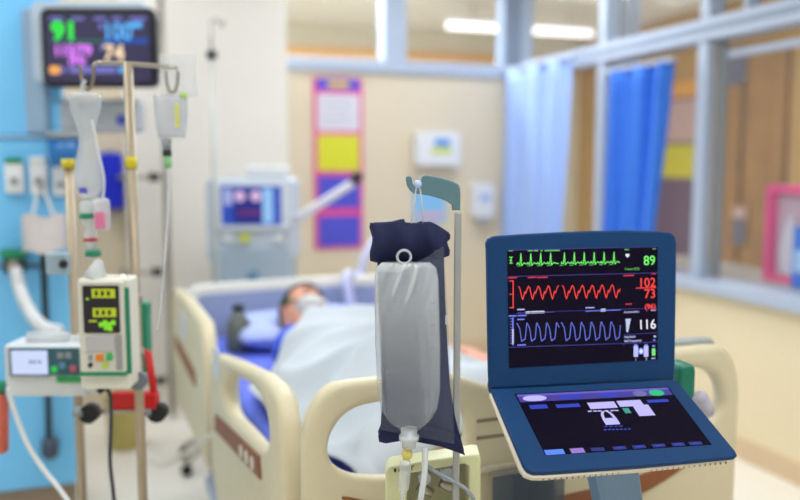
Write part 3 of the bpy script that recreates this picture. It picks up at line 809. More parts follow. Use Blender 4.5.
MB().prism(rrect(a.x, a.z, b.x, b.z, .02), .3, mat('ventilator_lower', (176, 192, 208), .4), .012, off=.15).build('lower_unit', parent=ve)
p = L(ve, 254, 275); MB().cyl((p.x, 0, p.z), (p.x, -.06, p.z), .022, mat('port_teal', (100, 150, 185), .4)).build('outlet_port', parent=ve)
a, b = vbox(243, 166, 285, 178)
MB().box(((a.x + b.x) / 2, .13, (a.z + b.z) / 2), (b.x - a.x, .14, b.z - a.z), white_p, .012).build('top_module', parent=ve)
z300 = L(ve, 250, 300).z
mb = MB(); mb.cyl((0, .15, .1), (0, .15, z300), .04, grey_p); mb.box((0, .15, .09), (.40, .34, .05), grey_p, .015); mb.build('pedestal', parent=ve)
for sx in (-.16, .16):
    for sy_ in (.02, .28): MB().cyl((sx - .015, sy_, .033), (sx + .015, sy_, .033), .033, black_r).build('caster', parent=ve)
am = MB().tube([L(ve, 293, 223) + Vector((0, .05, 0)), L(ve, 308, 212), L(ve, 356, 181)], .022, mat('arm_white', (226, 226, 236), .35), 14, 6).build('support_arm', parent=ve)
MB().tube([L(ve, 353, 183), L(ve, 360, 173)], .026, dark_p, 12).build('arm_clamp', parent=am)

# thin drip stand beside the ventilator
s3 = cam_thing('drip_stand', 'thin grey drip stand in front of the ventilator with dark top collar', 'drip stand', 217, 280, 3.72, z=0.0)
zc = L(s3, 212, 54).z; ztop = L(s3, 212, 22).z
MB().cyl((0, 0, .12), (0, 0, zc), .010, mat('stand_grey', (196, 198, 192), .4, .2)).build('pole', parent=s3)
MB().cyl((0, 0, zc - .02), (0, 0, zc + .012), .024, dark_p).build('collar', parent=s3)
MB().cyl((0, 0, zc), (0, 0, ztop), .006, steel).build('inner_rod', parent=s3)
MB().tube([(0, 0, ztop), (.03, 0, ztop + .01), (.05, 0, ztop - .02), (.06, 0, ztop + .01)], .005, steel, 8).build('hook', parent=s3)
for k5 in range(5):
    t = 2 * PI * k5 / 5 + .3
    lg = MB().tube([(0, 0, .12), (.1 * math.cos(t), .1 * math.sin(t), .11), (.2 * math.cos(t), .2 * math.sin(t), .06)], .012, steel, 8).build('leg', parent=s3)
    MB().sph((.2 * math.cos(t), .2 * math.sin(t), .028), .027, black_r).build('caster', parent=lg)

# ================================================================== LEFT DRIP STAND
def stand_base(o, n=5, R=.28, m=steel, rot=.2):
    MB().cyl((0, 0, .1), (0, 0, .19), .03, m).build('hub', parent=o)
    for k in range(n):
        t = 2 * PI * k / n + rot; c, s = math.cos(t), math.sin(t)
        lg = MB().tube([(.02 * c, .02 * s, .14), (R * .5 * c, R * .5 * s, .13), (R * c, R * s, .08)], .013, m, 10).build('leg', parent=o)
        MB().cyl((R * c - .012 * s, R * s + .012 * c, .032), (R * c + .012 * s, R * s - .012 * c, .032), .032, black_r).build('caster', parent=lg)
SH = 1.82
s1 = cam_thing('drip_stand', 'tall steel drip stand with cross bar carrying the infusion pump', 'drip stand', 136, 300, SH, z=0.0)
zt_ = L(s1, 133, 62).z
MB().cyl((0, 0, .15), (0, 0, zt_), .0105, brass).build('pole', parent=s1)
stand_base(s1)
xl = L(s1, 97, 64).x; xrr = L(s1, 178, 72).x
cb = MB().tube([(xl, 0, zt_ - .002), (0, 0, zt_ - .004), (xrr, 0, zt_ - .012)], .0055, steel, 10, 4).build('cross_bar', parent=s1)
def uhook(mb, x, zc, w, h, y=0):
    mb.tube([(x - w, y, zc), (x - w * .9, y, zc - h * .5), (x - w * .45, y, zc - h * .93), (x, y, zc - h), (x + w * .45, y, zc - h * .93), (x + w * .9, y, zc - h * .5), (x + w, y, zc)], .0042, mat('hook_steel', (150, 140, 124), .35, .8), 8, 5)
hk = MB(); xh = L(s1, 87, 70).x; uhook(hk, xh, L(s1, 87, 66).z, 6.5 * SH / F, .05); hk.tube([(xh + 6.5 * SH / F, 0, L(s1, 87, 66).z), (xl, 0, zt_ - .002)], .005, steel, 8); hk.build('left_hook', parent=cb)
hk = MB(); xh2 = L(s1, 172, 78).x; uhook(hk, xh2, L(s1, 172, 71).z, 6 * SH / F, .045); hk.build('right_hook', parent=cb)
ring = mat('yellow_tape', (226, 206, 40), .5)
mb = MB(); zc = L(s1, 132, 163).z; mb.cyl((0, 0, zc - .012), (0, 0, zc + .014), .0125, ring); mb.build('tape_ring', parent=s1)
for py in (298, 352):
    zc = L(s1, 136, py).z; MB().cyl((0, 0, zc - .01), (0, 0, zc + .01), .014, steel).build('joint_collar', parent=s1)
# hourglass soft drip container on the left hook
db = cam_thing('drip_bottle', 'clear hourglass shaped drip container on the left hook of the stand', 'drip container', 89, 200, SH)
zz = lambda py: L(db, 89, py).z
kk = SH / F
prof = [(94, 14), (97, 15), (104, 15), (112, 13.5), (122, 10), (134, 7.5), (146, 8.5), (158, 11), (172, 13), (184, 13.5), (192, 12), (198, 7), (199, 3)]
ztp, zbt = zz(94), zz(199)
MB().lathe_axis(Vector((0, 0, ztp)), Vector((.002, 0, zbt)), [((py - 94) / 105, r * kk) for py, r in prof], mat('drip_clear', (222, 228, 234), .12, alpha=.42, noise=0), 28).build('container', parent=db)
MB().lathe_axis(Vector((0, 0, zz(160))), Vector((.002, 0, zz(197))), [(0, .021), (.3, .0255), (.6, .026), (.85, .022), (1, .012)], mat('drip_liquid', (236, 242, 250), .05, alpha=.22, noise=0), 24).build('liquid', parent=db)
MB().tube([(0, 0, zz(94)), (-.004, 0, zz(86)), (.002, 0, zz(80))], .005, clear2, 8).build('hanging_loop', parent=db)
MB().box((0, -.031, zz(190)), (.018, .002, .012), mat('violet_label', (90, 90, 200), .5)).build('label_patch', parent=db)
mb = MB(); mb.lathe_axis(Vector((0, 0, zz(199.5))), Vector((0, 0, zz(258))), [(0, .012), (.05, .02), (.35, .02), (.45, .012), (.6, .014), (1, .012)], clear2, 20); mb.build('drip_chamber', parent=db)
MB().cyl((0, 0, zz(218)), (0, 0, zz(213)), .0225, green_p).build('green_ring', parent=db)
MB().cyl((0, 0, zz(241)), (0, 0, zz(238)), .0155, red_p).build('red_ring', parent=db)
MB().cyl((.004, 0, zz(256)), (.004, 0, zz(250)), .017, green_p).build('green_clip', parent=db)
# pink burette pocket next to it
pk_ = cam_thing('burette', 'small pink filled clear chamber hanging beside the drip chamber', 'chamber', 102, 232, SH - .03)
a = L(pk_, 95, 231); b = L(pk_, 109, 198)
MB().box(((a.x + b.x) / 2, 0, (a.z + b.z) / 2), (b.x - a.x, .026, b.z - a.z), clear2, .008).build('chamber', parent=pk_)
a = L(pk_, 96.5, 229); b = L(pk_, 107.5, 211)
MB().box(((a.x + b.x) / 2, 0, (a.z + b.z) / 2), (b.x - a.x, .030, b.z - a.z), mat('pink_fluid', (232, 130, 170), .3), .006).build('pink_fluid', parent=pk_)
MB().tube([L(pk_, 103, 198), L(pk_, 104, 178), L(pk_, 98, 150), L(pk_, 92, 120)], .003, clear2, 8).build('feed_tube', parent=pk_)
# bag on the right hook
rb = cam_thing('infusion_bag', 'cloudy clear infusion bag hanging from the right hook by the wall monitor', 'infusion bag', 172, 140, SH)
def bagsurf(o, x0, y0, x1, y1, T, sgn, taper=.0):
    a = L(o, x0, y1); b = L(o, x1, y0)
    def fn(u, v):
        e = max(0.0, (1 - abs(2 * u - 1) ** 2.2) * (1 - abs(2 * v - 1) ** 6)) ** .5
        xm = (a.x + b.x) / 2; hw = (b.x - a.x) / 2 * (1 - taper * (1 - v) ** 3)
        return (xm + hw * (2 * u - 1), sgn * T * e * (1.15 - .3 * v), a.z + (b.z - a.z) * v)
    return fn
mb = MB(); bm_ = mat('bag_milky', (206, 212, 222), .25, alpha=.5, noise=.03)
for s in (-1, 1): mb.grid(bagsurf(rb, 155, 95, 187, 138, .02, s, .2), 20, 20, bm_)
bmesh.ops.remove_doubles(mb.bm, verts=mb.bm.verts[:], dist=.0004); mb.build('bag', parent=rb)
mb = MB()
for s in (-1, 1): mb.grid(bagsurf(rb, 160, 54, 195, 97, .014, s, -.1), 16, 16, mat('bag_film_white', (236, 240, 244), .3, alpha=.26, noise=0))
bmesh.ops.remove_doubles(mb.bm, verts=mb.bm.verts[:], dist=.0004); mb.build('outer_wrap', parent=rb)
a = L(rb, 180, 116); MB().box((a.x, -.0225, a.z), (.009, .002, .05), mat('lime_mark', (224, 226, 120), .5)).build('scale_mark', parent=rb)
p = L(rb, 185, 96); MB().box((p.x, -.012, p.z), (.016, .01, .008), mat('lime_clip', (170, 220, 80), .4), .002).build('clip', parent=rb)
p0_ = L(rb, 166, 139); p1_ = L(rb, 167, 150); p2_ = L(rb, 168, 200)
MB().lathe_axis(p0_, p1_, [(0, .012), (1, .009)], grey_p).build('port', parent=rb)
MB().lathe_axis(p1_, L(rb, 167, 156), [(0, .010), (1, .010)], dark_p).build('spike', parent=rb)
MB().lathe_axis(L(rb, 167, 156), L(rb, 168, 168), [(0, .009), (1, .008)], mat('chamber_green', (150, 214, 150), .3, alpha=.8, noise=0)).build('drip_chamber', parent=rb)
MB().tube([L(rb, 168, 168), p2_, L(rb, 165, 260), L(rb, 158, 330)], .0028, clear2, 8).build('tube', parent=rb)

# infusion pump on the pole
ip = cam_thing('infusion_pump', 'cream upright infusion pump with black readout panel and green edge', 'infusion pump', 105, 390, SH - .09)
pcr = mat('pump_cream', (236, 234, 220), .4, noise=.015)
def lrr(o, x0, y0, x1, y1, r): a = L(o, x0, y1); b = L(o, x1, y0); return rrect(a.x, a.z, b.x, b.z, r)
MB().prism(lrr(ip, 80, 279, 127, 390, .01), .07, pcr, .005, off=.04).build('case', parent=ip)
MB().prism(lrr(ip, 83, 281, 124, 372, .006), .012, mat('pump_door', (224, 222, 208), .4), .003, off=-.002).build('door', parent=ip)
mb = MB(); mb.prism(lrr(ip, 81.5, 371, 128, 375, .003), .02, green_p, .002, off=.0); mb.prism(lrr(ip, 126.6, 288, 127.8, 374, .0005), .006, green_p, .0003, off=.006); mb.build('green_trim', parent=ip)
dp = MB().prism(lrr(ip, 86, 285, 120, 332, .004), .006, mat('readout_black', (34, 28, 40), .3), .001, off=-.0085).build('readout_panel', parent=ip)
mb = MB(); yg = glow('yellowgreen', (190, 205, 30), .8); yg2 = glow('lime', (130, 220, 40), .9); k_ = glow('dimlime', (70, 80, 20), .5)
scr_rect(mb, ip, 94, 288, 117, 297, yg, -.0125); scr_rect(mb, ip, 95, 307, 118, 316, yg, -.0125)
for x0_ in (97, 103, 109): 
    scr_rect(mb, ip, x0_, 290, x0_ + 3, 295, k_, -.0130); scr_rect(mb, ip, x0_ + 1, 309, x0_ + 4, 314, k_, -.0130)
scr_rect(mb, ip, 88, 297, 91, 299, yg2, -.0125); scr_rect(mb, ip, 91, 319, 99, 321, yg, -.0125)
for x0_, y0_ in ((101, 321), (105, 319), (109, 321), (113, 319), (106, 324), (110, 325)): scr_rect(mb, ip, x0_, y0_, x0_ + 4.5, y0_ + 5, yg2, -.0126)
mb.build('readout', parent=dp)
mb = MB(); mb.prism(lrr(ip, 88, 335, 116, 350, .003), .003, mat('pump_label', (196, 194, 196), .5), .0005, off=-.0092); mb.prism(lrr(ip, 118, 334, 123, 369, .002), .003, mat('pump_grey', (160, 160, 160), .5), .0005, off=-.0092); mb.build('label_plate', parent=ip)
for nm, x0_, y0_, x1_, y1_, m in (('orange_key', 98, 353, 105, 360, mat('key_orange', (236, 140, 40), .4)), ('green_key', 108, 352, 114, 359, mat('key_green', (60, 180, 100), .4)),
                                  ('lime_key', 104, 361, 110, 367, mat('key_lime', (190, 214, 90), .4)), ('grey_key', 90, 354, 94, 359, grey_p), ('dark_key', 90, 362, 94, 366, dark_p)):
    MB().prism(lrr(ip, x0_, y0_, x1_, y1_, .002), .005, m, .001, off=-.0098).build(nm, parent=ip)
p = L(ip, 120, 278); MB().sph((p.x, .02, p.z + .001), .005, glow('alarmwhite', (255, 255, 240), 1.2)).build('alarm_lamp', parent=ip)
MB().lathe_axis(L(ip, 90, 279) + Vector((0, .03, 0)), L(ip, 94, 262) + Vector((0, .03, 0)), [(0, .025), (.5, .016), (1, .008)], clear2, 16).build('tube_guide', parent=ip)
# grey pole clamp and red clamp with black knobs behind the pump
gc = cam_thing('pole_clamp', 'round grey clamp knob on the drip stand beside the pump', 'clamp', 139, 380, SH - .025)
MB().cyl((0, -.012, 0), (0, .005, 0), .020, mat('clamp_grey', (112, 118, 128), .4)).build('knob', parent=gc)
MB().box((0, .012, 0), (.03, .012, .026), grey_p, .003).build('jaw', parent=gc)
rc = cam_thing('equipment_holder', 'red holder frame with two black knobs on the drip stand', 'holder', 135, 400, SH + .06)
mb = MB(); a = L(rc, 112, 408); b = L(rc, 158, 392); mb.box(((a.x + b.x) / 2, 0, (a.z + b.z) / 2), (b.x - a.x, .03, b.z - a.z), red_p, .004)
a = L(rc, 156, 406); b = L(rc, 148, 352); 
mb.tube([a, b], .009, red_p, 8); mb.tube([L(rc, 130, 352), L(rc, 148, 352)], .006, red_p, 8); mb.build('red_frame', parent=rc)
for px, py in ((90, 413), (158, 412)):
    p = L(rc, px, py); kb = MB().cyl((p.x, -.014, p.z), (p.x, .014, p.z), .022, black_r).build('knob', parent=rc)
    MB().cyl((p.x - .012, -.005, p.z + .002), (p.x - .035 if px < 100 else p.x - .03, -.005, p.z + .005), .012, grey_p).build('knob_stem', parent=kb)
mb = MB(); mb.tube([L(rc, 90, 412), L(rc, 158, 410)], .006, steel, 8); mb.build('clamp_rod', parent=rc)
gb_ = cam_thing('pump_case', 'slim green edged device clamped behind the drip stand pole', 'device', 138, 370, SH + .10)
MB().prism(lrr(gb_, 124, 304, 148, 372, .006), .03, mat('device_pale', (190, 205, 196), .4), .004, off=.0).build('case', parent=gb_)
mb = MB(); mb.prism(lrr(gb_, 122, 302, 149, 317, .005), .036, green_p, .003); mb.prism(lrr(gb_, 144, 316, 149, 372, .003), .036, green_p, .002); mb.build('green_edge', parent=gb_)
# pump cord
cb_ = MB().tube([L(ip, 103, 388, .04), L(ip, 110, 394, .04), L(ip, 111, 420, .04), L(ip, 110, 460, .04), L(ip, 114, 500, .04), L(ip, 116, 540, .04)], .0045, mat('cord_dark', (60, 60, 66), .5), 8).build('power_lead', parent=ip)
MB().tube([L(ip, 99, 388, .04), L(ip, 103, 392, .04)], .009, dark_p, 8).build('plug', parent=cb_)

# second stand at left carrying the syringe pump
S2H = 2.02
s2 = cam_thing('drip_stand', 'shorter brass coloured drip stand with yellow top at left', 'drip stand', 74, 300, S2H, z=0.0)
zt2 = L(s2, 70, 168).z
MB().cyl((0, 0, .15), (0, 0, zt2), .011, brass).build('pole', parent=s2)
MB().cyl((0, 0, zt2), (0, 0, zt2 + .022), .016, ring).build('top_cap', parent=s2)
stand_base(s2, 4, .22, brass, .5)
sp2 = cam_thing('syringe_pump', 'white syringe pump with bright screen and teal keypad at lower left', 'syringe pump', 45, 397, S2H - .10)
MB().prism(lrr(sp2, 4, 346, 84, 398, .008), .10, mat('pump_white', (226, 230, 232), .4), .006, off=.06).build('case', parent=sp2)
MB().prism(lrr(sp2, 8, 347, 80, 376, .004), .01, mat('pump_face', (206, 214, 216), .4), .002, off=.006).build('face', parent=sp2)
s_ = MB().prism(lrr(sp2, 11, 348, 50, 376, .003), .006, mat('screen_edge', (50, 90, 110), .4), .001, off=-.001).build('screen_edge', parent=sp2)
mb = MB(); scr_rect(mb, sp2, 13, 350, 48, 374, glow('screenwhite', (205, 218, 250), .95), -.0045)
for x0_ in (30, 34, 39): scr_rect(mb, sp2, x0_, 360, x0_ + 3, 363, glow('screengrey', (150, 160, 190), .6), -.0049)
mb.build('screen', parent=s_)
kp = MB().prism(lrr(sp2, 51, 348, 79, 375, .003), .006, mat('keypad_teal', (50, 98, 112), .45), .001, off=-.001).build('keypad', parent=sp2)
for x0_, y0_, m in ((52, 366, mat('key_bright_green', (50, 220, 90), .4)), (71, 365, mat('key_rose', (210, 90, 110), .4)), (58, 352, grey_p), (66, 352, grey_p), (60, 362, mat('key_blue', (90, 150, 180), .4))):
    MB().prism(lrr(sp2, x0_, y0_, x0_ + 6, y0_ + 6, .002), .005, m, .001, off=-.004).build('key', parent=kp)
MB().prism(lrr(sp2, 56, 376, 83, 383, .003), .008, mat('stripe_green', (30, 170, 90), .4), .001, off=.0065).build('green_stripe', parent=sp2)
sy_ = cam_thing('syringe', 'clear syringe lying along the top of the syringe pump', 'syringe', 55, 345, S2H - .05)
a = L(sy_, 28, 337); b = L(sy_, 68, 337)
MB().cyl(a, b, .014, clear2, seg=18).build('barrel', parent=sy_)
MB().cyl(b, L(sy_, 80, 338), .005, white_p, seg=12).build('plunger', parent=sy_)
MB().cyl(L(sy_, 80, 338), L(sy_, 82, 338), .016, white_p, seg=14).build('thumb_rest', parent=sy_)
MB().box((L(sy_, 48, 342).x, 0, L(sy_, 48, 343).z - .003), (.06, .04, .012), white_p, .003).build('cradle', parent=sy_)
# junction box behind the pouch on that stand
jb = cam_thing('pole_box', 'small grey device box on the brass stand below the pouch', 'device', 60, 268, S2H - .035)
MB().prism(lrr(jb, 48, 253, 68, 274, .005), .03, mat('box_grey', (164, 186, 200), .45), .004).build('case', parent=jb)
MB().cyl((L(jb, 67, 263).x, -.016, L(jb, 67, 263).z), (L(jb, 67, 263).x, -.026, L(jb, 67, 263).z), .010, dark_p).build('knob', parent=jb)
# tubes and left edge fluid bottle
tw = MB(); q_ = lambda px, py, H: at(px, py, H=H)
tw.tube([q_(8, 388, 1.85), q_(14, 410, 1.85), q_(28, 445, 1.84), q_(44, 470, 1.83), q_(58, 487, 1.82), q_(74, 510, 1.8)], .0055, white_p, 10)
tag(tw.build('drain_tube'), 'white tube curving down from the left edge past the syringe pump', 'tube')
lb = cam_thing('drain_bottle', 'orange red fluid bottle with green cap at the far left edge', 'bottle', 0, 452, 1.95)
MB().lathe_axis(L(lb, 0, 452), L(lb, 0, 392), [(0, .016), (.05, .02), (.8, .02), (.92, .014), (1, .01)], mat('fluid_red', (222, 110, 90), .3, noise=.1)).build('bottle_body', parent=lb)
MB().cyl(L(lb, 2, 391), L(lb, 2, 382), .014, green_p).build('cap', parent=lb)
cdx = MB(); cdx.tube([at(148, 460, H=2.9), at(165, 464, H=2.85), at(190, 450, H=2.75), at(205, 440, H=2.55), at(221, 429, H=2.28)], .009, mat('cord_cream', (226, 220, 206), .5), 10)
tag(cdx.build('bed_cord'), 'cream cord looping to the outside of the near bed rail', 'cord')
# waste bin on the floor
p = at(125, 447, Z=0.0)
wb = thing('waste_bin', 'narrow olive yellow waste bin on the floor behind the drip stand', 'bin', p)
MB().lathe_axis(Vector((0, 0, 0)), Vector((0, 0, .26)), [(0, .07), (.02, .075), (.97, .085), (1, .088)], mat('bin_olive', (206, 190, 110), .5, noise=.03)).build('bin_body', parent=wb)
MB().cyl((0, 0, .261), (0, 0, .28), .09, mat('bin_lid', (190, 176, 110), .5)).build('lid', parent=wb)

# ================================================================== PRESSURE BAG ON ITS POLE
PH = 1.27
po = cam_thing('drip_pole', 'square steel pole with teal hook beside the navy pressure bag', 'drip pole', 456, 470, PH + .03, z=0.0)
zh = L(po, 456, 212).z; zl = .18
MB().box((0, 0, (zh + zl) / 2), (.0108, .014, zh - zl), mat('pole_steel', (172, 174, 174), .4, .3, noise=.03), .002).build('pole', parent=po)
hk_px = [(452, 210), (451.8, 205), (447, 201.5), (440, 198.5), (430, 195.5), (420, 194), (414, 193.5), (409.5, 190), (407, 185.5), (405.8, 180), (406, 177), (408, 176), (410.8, 176.5), (412, 178.5), (412.3, 182), (413.5, 184.6), (416.2, 186), (419, 185), (420.8, 182.5), (421.2, 179), (422.5, 176), (426, 175), (436, 176.5), (446, 179), (454, 182), (458.5, 184.5), (460, 189), (460.3, 196), (460, 210)]
def lp(o, px, py): v = L(o, px, py); return (v.x, v.z)
MB().prism([lp(po, *q) for q in hk_px], .016, teal, .002).build('hook', parent=po)
mb = MB(); mb.cyl((0, 0, .12), (0, 0, .2), .02, steel); mb.build('foot_socket', parent=po)
# pole stands on a small rolling base
for k in range(4):
    t = PI / 2 * k + .4
    lg = MB().tube([(0, 0, .14), (.1 * math.cos(t), .1 * math.sin(t), .12), (.2 * math.cos(t), .2 * math.sin(t), .075)], .012, steel, 8).build('leg', parent=po)
    MB().sph((.2 * math.cos(t), .2 * math.sin(t), .035), .032, black_r).build('caster', parent=lg)

pbg = cam_thing('pressure_bag', 'navy blue pressure infusion sleeve hanging from the teal hook', 'pressure bag', 415, 450, PH)
navy = mat('navy_fabric', (12, 24, 70), .75, noise=.12, nscale=160, bump=.2)
backo = [(368.5, 228), (370, 225), (374, 223.5), (384, 223.3), (392, 222.5), (400, 220.5), (404, 220), (405.5, 223.5), (411, 224), (417, 224), (421, 222.3), (428, 223.5), (438, 228), (446, 232.5), (451.5, 236), (451, 240.5), (447, 244.5), (444.5, 250), (445, 270), (446.5, 310), (448.5, 350), (451, 390), (456, 420), (461, 440), (465.5, 456.5), (455, 452.5), (440, 447.5), (425, 444), (412, 442.5), (398, 442), (386, 444.5), (379, 443), (377.5, 437), (381, 428), (384, 416), (382.5, 380), (380.5, 330), (379, 290), (377, 262), (374.5, 250), (372, 240)]
pts2 = [lp(pbg, *q) for q in backo]
# back panel: quilted - prism grown into a soft pillow
mb = MB().prism(pts2, .012, navy, .004, off=.026, smooth=True); mb.build('back_panel', parent=pbg)
def pad(px0, py0, px1, py1, T, off):
    def fn(u, v):
        a = L(pbg, px0, py1); b = L(pbg, px1, py0)
        e = max(0, (1 - (2 * u - 1) ** 4) * (1 - (2 * v - 1) ** 4)) ** .5
        return (a.x + (b.x - a.x) * u, off - T * e, a.z + (b.z - a.z) * v)
    return fn
# folded top flap, puckered
def flap(u, v):
    pxl = 370 + 80 * u
    top = 223.5 + 1.2 * math.sin(u * 14) + (10 * max(0, u - .75) * 4 * .9)
    bot = 262 + 2 * math.sin(u * 9) - 14 * max(0, u - .55)
    py = bot + (top - bot) * v
    w = 1 - .07 * math.sin(PI * min(1, (1 - v) * 1.3))
    px_ = 411 + (pxl - 411) * w
    p = L(pbg, px_, py); e = max(0, (1 - (2 * u - 1) ** 6)) ** .5
    return (p.x, .018 - .011 * e * math.sin(PI * v * .95) - .0035 * math.sin(u * 16 + 2 * v) * e, p.z)
MB().grid(flap, 50, 20, navy).build('top_flap', parent=pbg, solid=.003)
# mesh front panel (see-through net)
def net_mat():
    m = bpy.data.materials.new('mesh_net'); m.use_nodes = True; nt = m.node_tree; b = nt.nodes['Principled BSDF']
    b.inputs['Base Color'].default_value = lin((132, 142, 166)); b.inputs['Roughness'].default_value = .5
    tc = nt.nodes.new('ShaderNodeTexCoord'); ck = nt.nodes.new('ShaderNodeTexVoronoi'); ck.inputs['Scale'].default_value = 900
    nt.links.new(tc.outputs['Object'], ck.inputs['Vector'])
    mr = nt.nodes.new('ShaderNodeMapRange'); mr.inputs['To Min'].default_value = .12; mr.inputs['To Max'].default_value = .34
    nt.links.new(ck.outputs['Distance'], mr.inputs['Value']); nt.links.new(mr.outputs['Result'], b.inputs['Alpha'])
    return m
net = net_mat()
def bag_front(px, t):
    tab = [(0, 24), (.03, 30), (.1, 32), (.5, 32.5), (.75, 31.5), (.86, 28.5), (.93, 21), (.97, 12), (1, 6)]
    t = min(max(t, 0), 1)
    for (a, x), (b, y) in zip(tab, tab[1:]):
        if a <= t <= b: w = x + (y - x) * (t - a) / (b - a); break
    mid = (407 + 3 * t if t < .8 else 409.4) - 1 + t * .9
    q = abs(px - mid) / (w + 3)
    e = max(0, 1 - q ** 2.4) ** .5 if q < 1 else 0
    k = (min(1, t / .3) ** .5 * .65 + .35) * (1 if t < .85 else max(.3, 1 - (t - .85) * 4))
    return -.010 - .0275 * e * k if e > 0 else .006
def netf(u, v):
    # v 0 bottom .. 1 top
    pl = 381 + (376.5 - 381) * v; pr = 455 + (444 - 455) * v
    pb = 430 + 14 * u; pt = 270 - 24 * max(0, u - .35) / .65
    px_ = pl + (pr - pl) * u; py = pb + (pt - pb) * v
    p = L(pbg, px_, py)
    y = min(.016 - .012 * min(1, (1 - v) * 5) - .016 * max(0, 1 - abs(2 * u - 1) ** 6), bag_front(px_, (py - 262) / 170))
    if v < .06 or u in (0, 1): y = max(y, .0)
    return (p.x, y, p.z)
MB().grid(netf, 40, 40, net).build('mesh_front', parent=pbg)
# front hem band with a gap for the ports
for nm, q in (('hem', [(383.5, 426.5), (400, 427), (400.5, 442), (386, 444.5), (379, 443), (378, 437)]), ('hem', [(417, 427), (430, 428), (446, 432), (455.5, 436), (461, 444), (465.5, 456.5), (455, 452.5), (440, 447.5), (417, 443)])):
    MB().prism([lp(pbg, *t) for t in q], .006, navy, .002, off=.006).build(nm, parent=pbg)
MB().prism([lp(pbg, *t) for t in [(377, 262), (380.5, 262), (384, 340), (386, 400), (385.5, 428), (380.5, 428), (382, 400), (380, 330)]], .008, navy, .002, off=.012).build('side_binding', parent=pbg)
tg = L(pbg, 447.5, 322); MB().box((tg.x, .017, tg.z), (.005, .003, .014), white_p).build('care_tag', parent=pbg)
# cord loop up to the hook
mb = MB(); top = L(pbg, 418, 187)
mb.tube([L(pbg, 411, 226) + Vector((0, .02, 0)), L(pbg, 414, 205), L(pbg, 416.5, 187.5), L(pbg, 419.5, 187.5), L(pbg, 422, 205), L(pbg, 423.5, 226) + Vector((0, .02, 0))], .0012, clear2, 6, 4)
mb.sph(L(pbg, 418, 184) + Vector((0, -.002, 0)), .006, mat('bead_lilac', (190, 210, 250), .2, noise=0)); mb.build('hanging_cord', parent=pbg)
# clear fluid bag inside the sleeve
fl = cam_thing('saline_bag', 'clear fluid bag with hanging ring inside the navy pressure sleeve', 'fluid bag', 408, 428, PH - .004)
def fluid(sgn):
    def fn(u, v):
        py = 432 - (432 - 262) * v
        t = 1 - v
        # half width in pixels along height (t 0 top .. 1 bottom)
        tab = [(0, 24), (.03, 30), (.1, 32), (.5, 32.5), (.75, 31.5), (.86, 28.5), (.93, 21), (.97, 12), (1, 6)]
        for (a, x), (b, y) in zip(tab, tab[1:]):
            if a <= t <= b: w = x + (y - x) * (t - a) / (b - a); break
        mid = 407 + 3 * t if t < .8 else 409.4
        lean = 3.0 * t
        px_ = mid - 1 + lean * .3 + w * (2 * u - 1)
        e = max(0, (1 - abs(2 * u - 1) ** 2.4)) ** .5
        k = (min(1, t / .3) ** .5 * .65 + .35) * (1 if t < .85 else max(.3, 1 - (t - .85) * 4))
        p = L(fl, px_, py)
        wrk = .0042 * math.sin(22 * u + 26 * t + 4 * u * u) * math.exp(-((t - .13) / .12) ** 2)
        wrk += .0034 * math.sin(38 * (u - .12 * t)) * max(0, u - .5) * 2 * smoothstep(.15, .4, t) + .0014 * math.sin(9 * t + 7 * u)
        return (p.x, -.004 + sgn * .026 * e * k + wrk * e, p.z)
    return fn
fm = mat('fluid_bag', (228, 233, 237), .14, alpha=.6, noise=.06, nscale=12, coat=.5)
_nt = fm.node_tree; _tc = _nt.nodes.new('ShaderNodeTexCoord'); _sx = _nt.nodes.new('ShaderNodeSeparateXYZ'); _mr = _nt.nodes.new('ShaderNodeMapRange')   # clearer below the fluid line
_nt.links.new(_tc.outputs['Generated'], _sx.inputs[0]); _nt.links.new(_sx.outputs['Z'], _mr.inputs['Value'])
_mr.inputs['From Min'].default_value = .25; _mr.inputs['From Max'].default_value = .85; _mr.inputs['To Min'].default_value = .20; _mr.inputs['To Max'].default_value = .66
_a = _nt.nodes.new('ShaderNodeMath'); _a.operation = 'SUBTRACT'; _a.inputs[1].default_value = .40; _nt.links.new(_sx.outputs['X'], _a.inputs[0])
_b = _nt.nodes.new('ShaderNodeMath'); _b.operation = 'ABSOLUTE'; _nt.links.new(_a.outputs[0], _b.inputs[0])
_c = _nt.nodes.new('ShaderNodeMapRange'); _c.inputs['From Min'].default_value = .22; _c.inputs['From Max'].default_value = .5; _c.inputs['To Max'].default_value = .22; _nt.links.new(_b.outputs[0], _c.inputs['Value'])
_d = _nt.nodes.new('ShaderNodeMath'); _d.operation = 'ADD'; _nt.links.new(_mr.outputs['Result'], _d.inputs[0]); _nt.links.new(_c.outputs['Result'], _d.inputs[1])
_nt.links.new(_d.outputs[0], _nt.nodes['Principled BSDF'].inputs['Alpha'])   # whiter welded rim, its alpha raised to stand in for brightly lit edges
mb = MB()
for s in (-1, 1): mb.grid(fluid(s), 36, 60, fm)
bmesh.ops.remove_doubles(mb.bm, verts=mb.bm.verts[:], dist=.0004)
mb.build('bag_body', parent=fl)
cr = L(fl, 404, 256)
mb = MB(); mb.tube([cr + Vector((.0105 * math.cos(t), -.014, .0105 * math.sin(t))) for t in [2 * PI * k / 24 for k in range(25)]], .0020, mat('ring_clear', (226, 232, 240), .15, alpha=.6, noise=0), 8, 1); mb.build('hanging_ring', parent=fl)
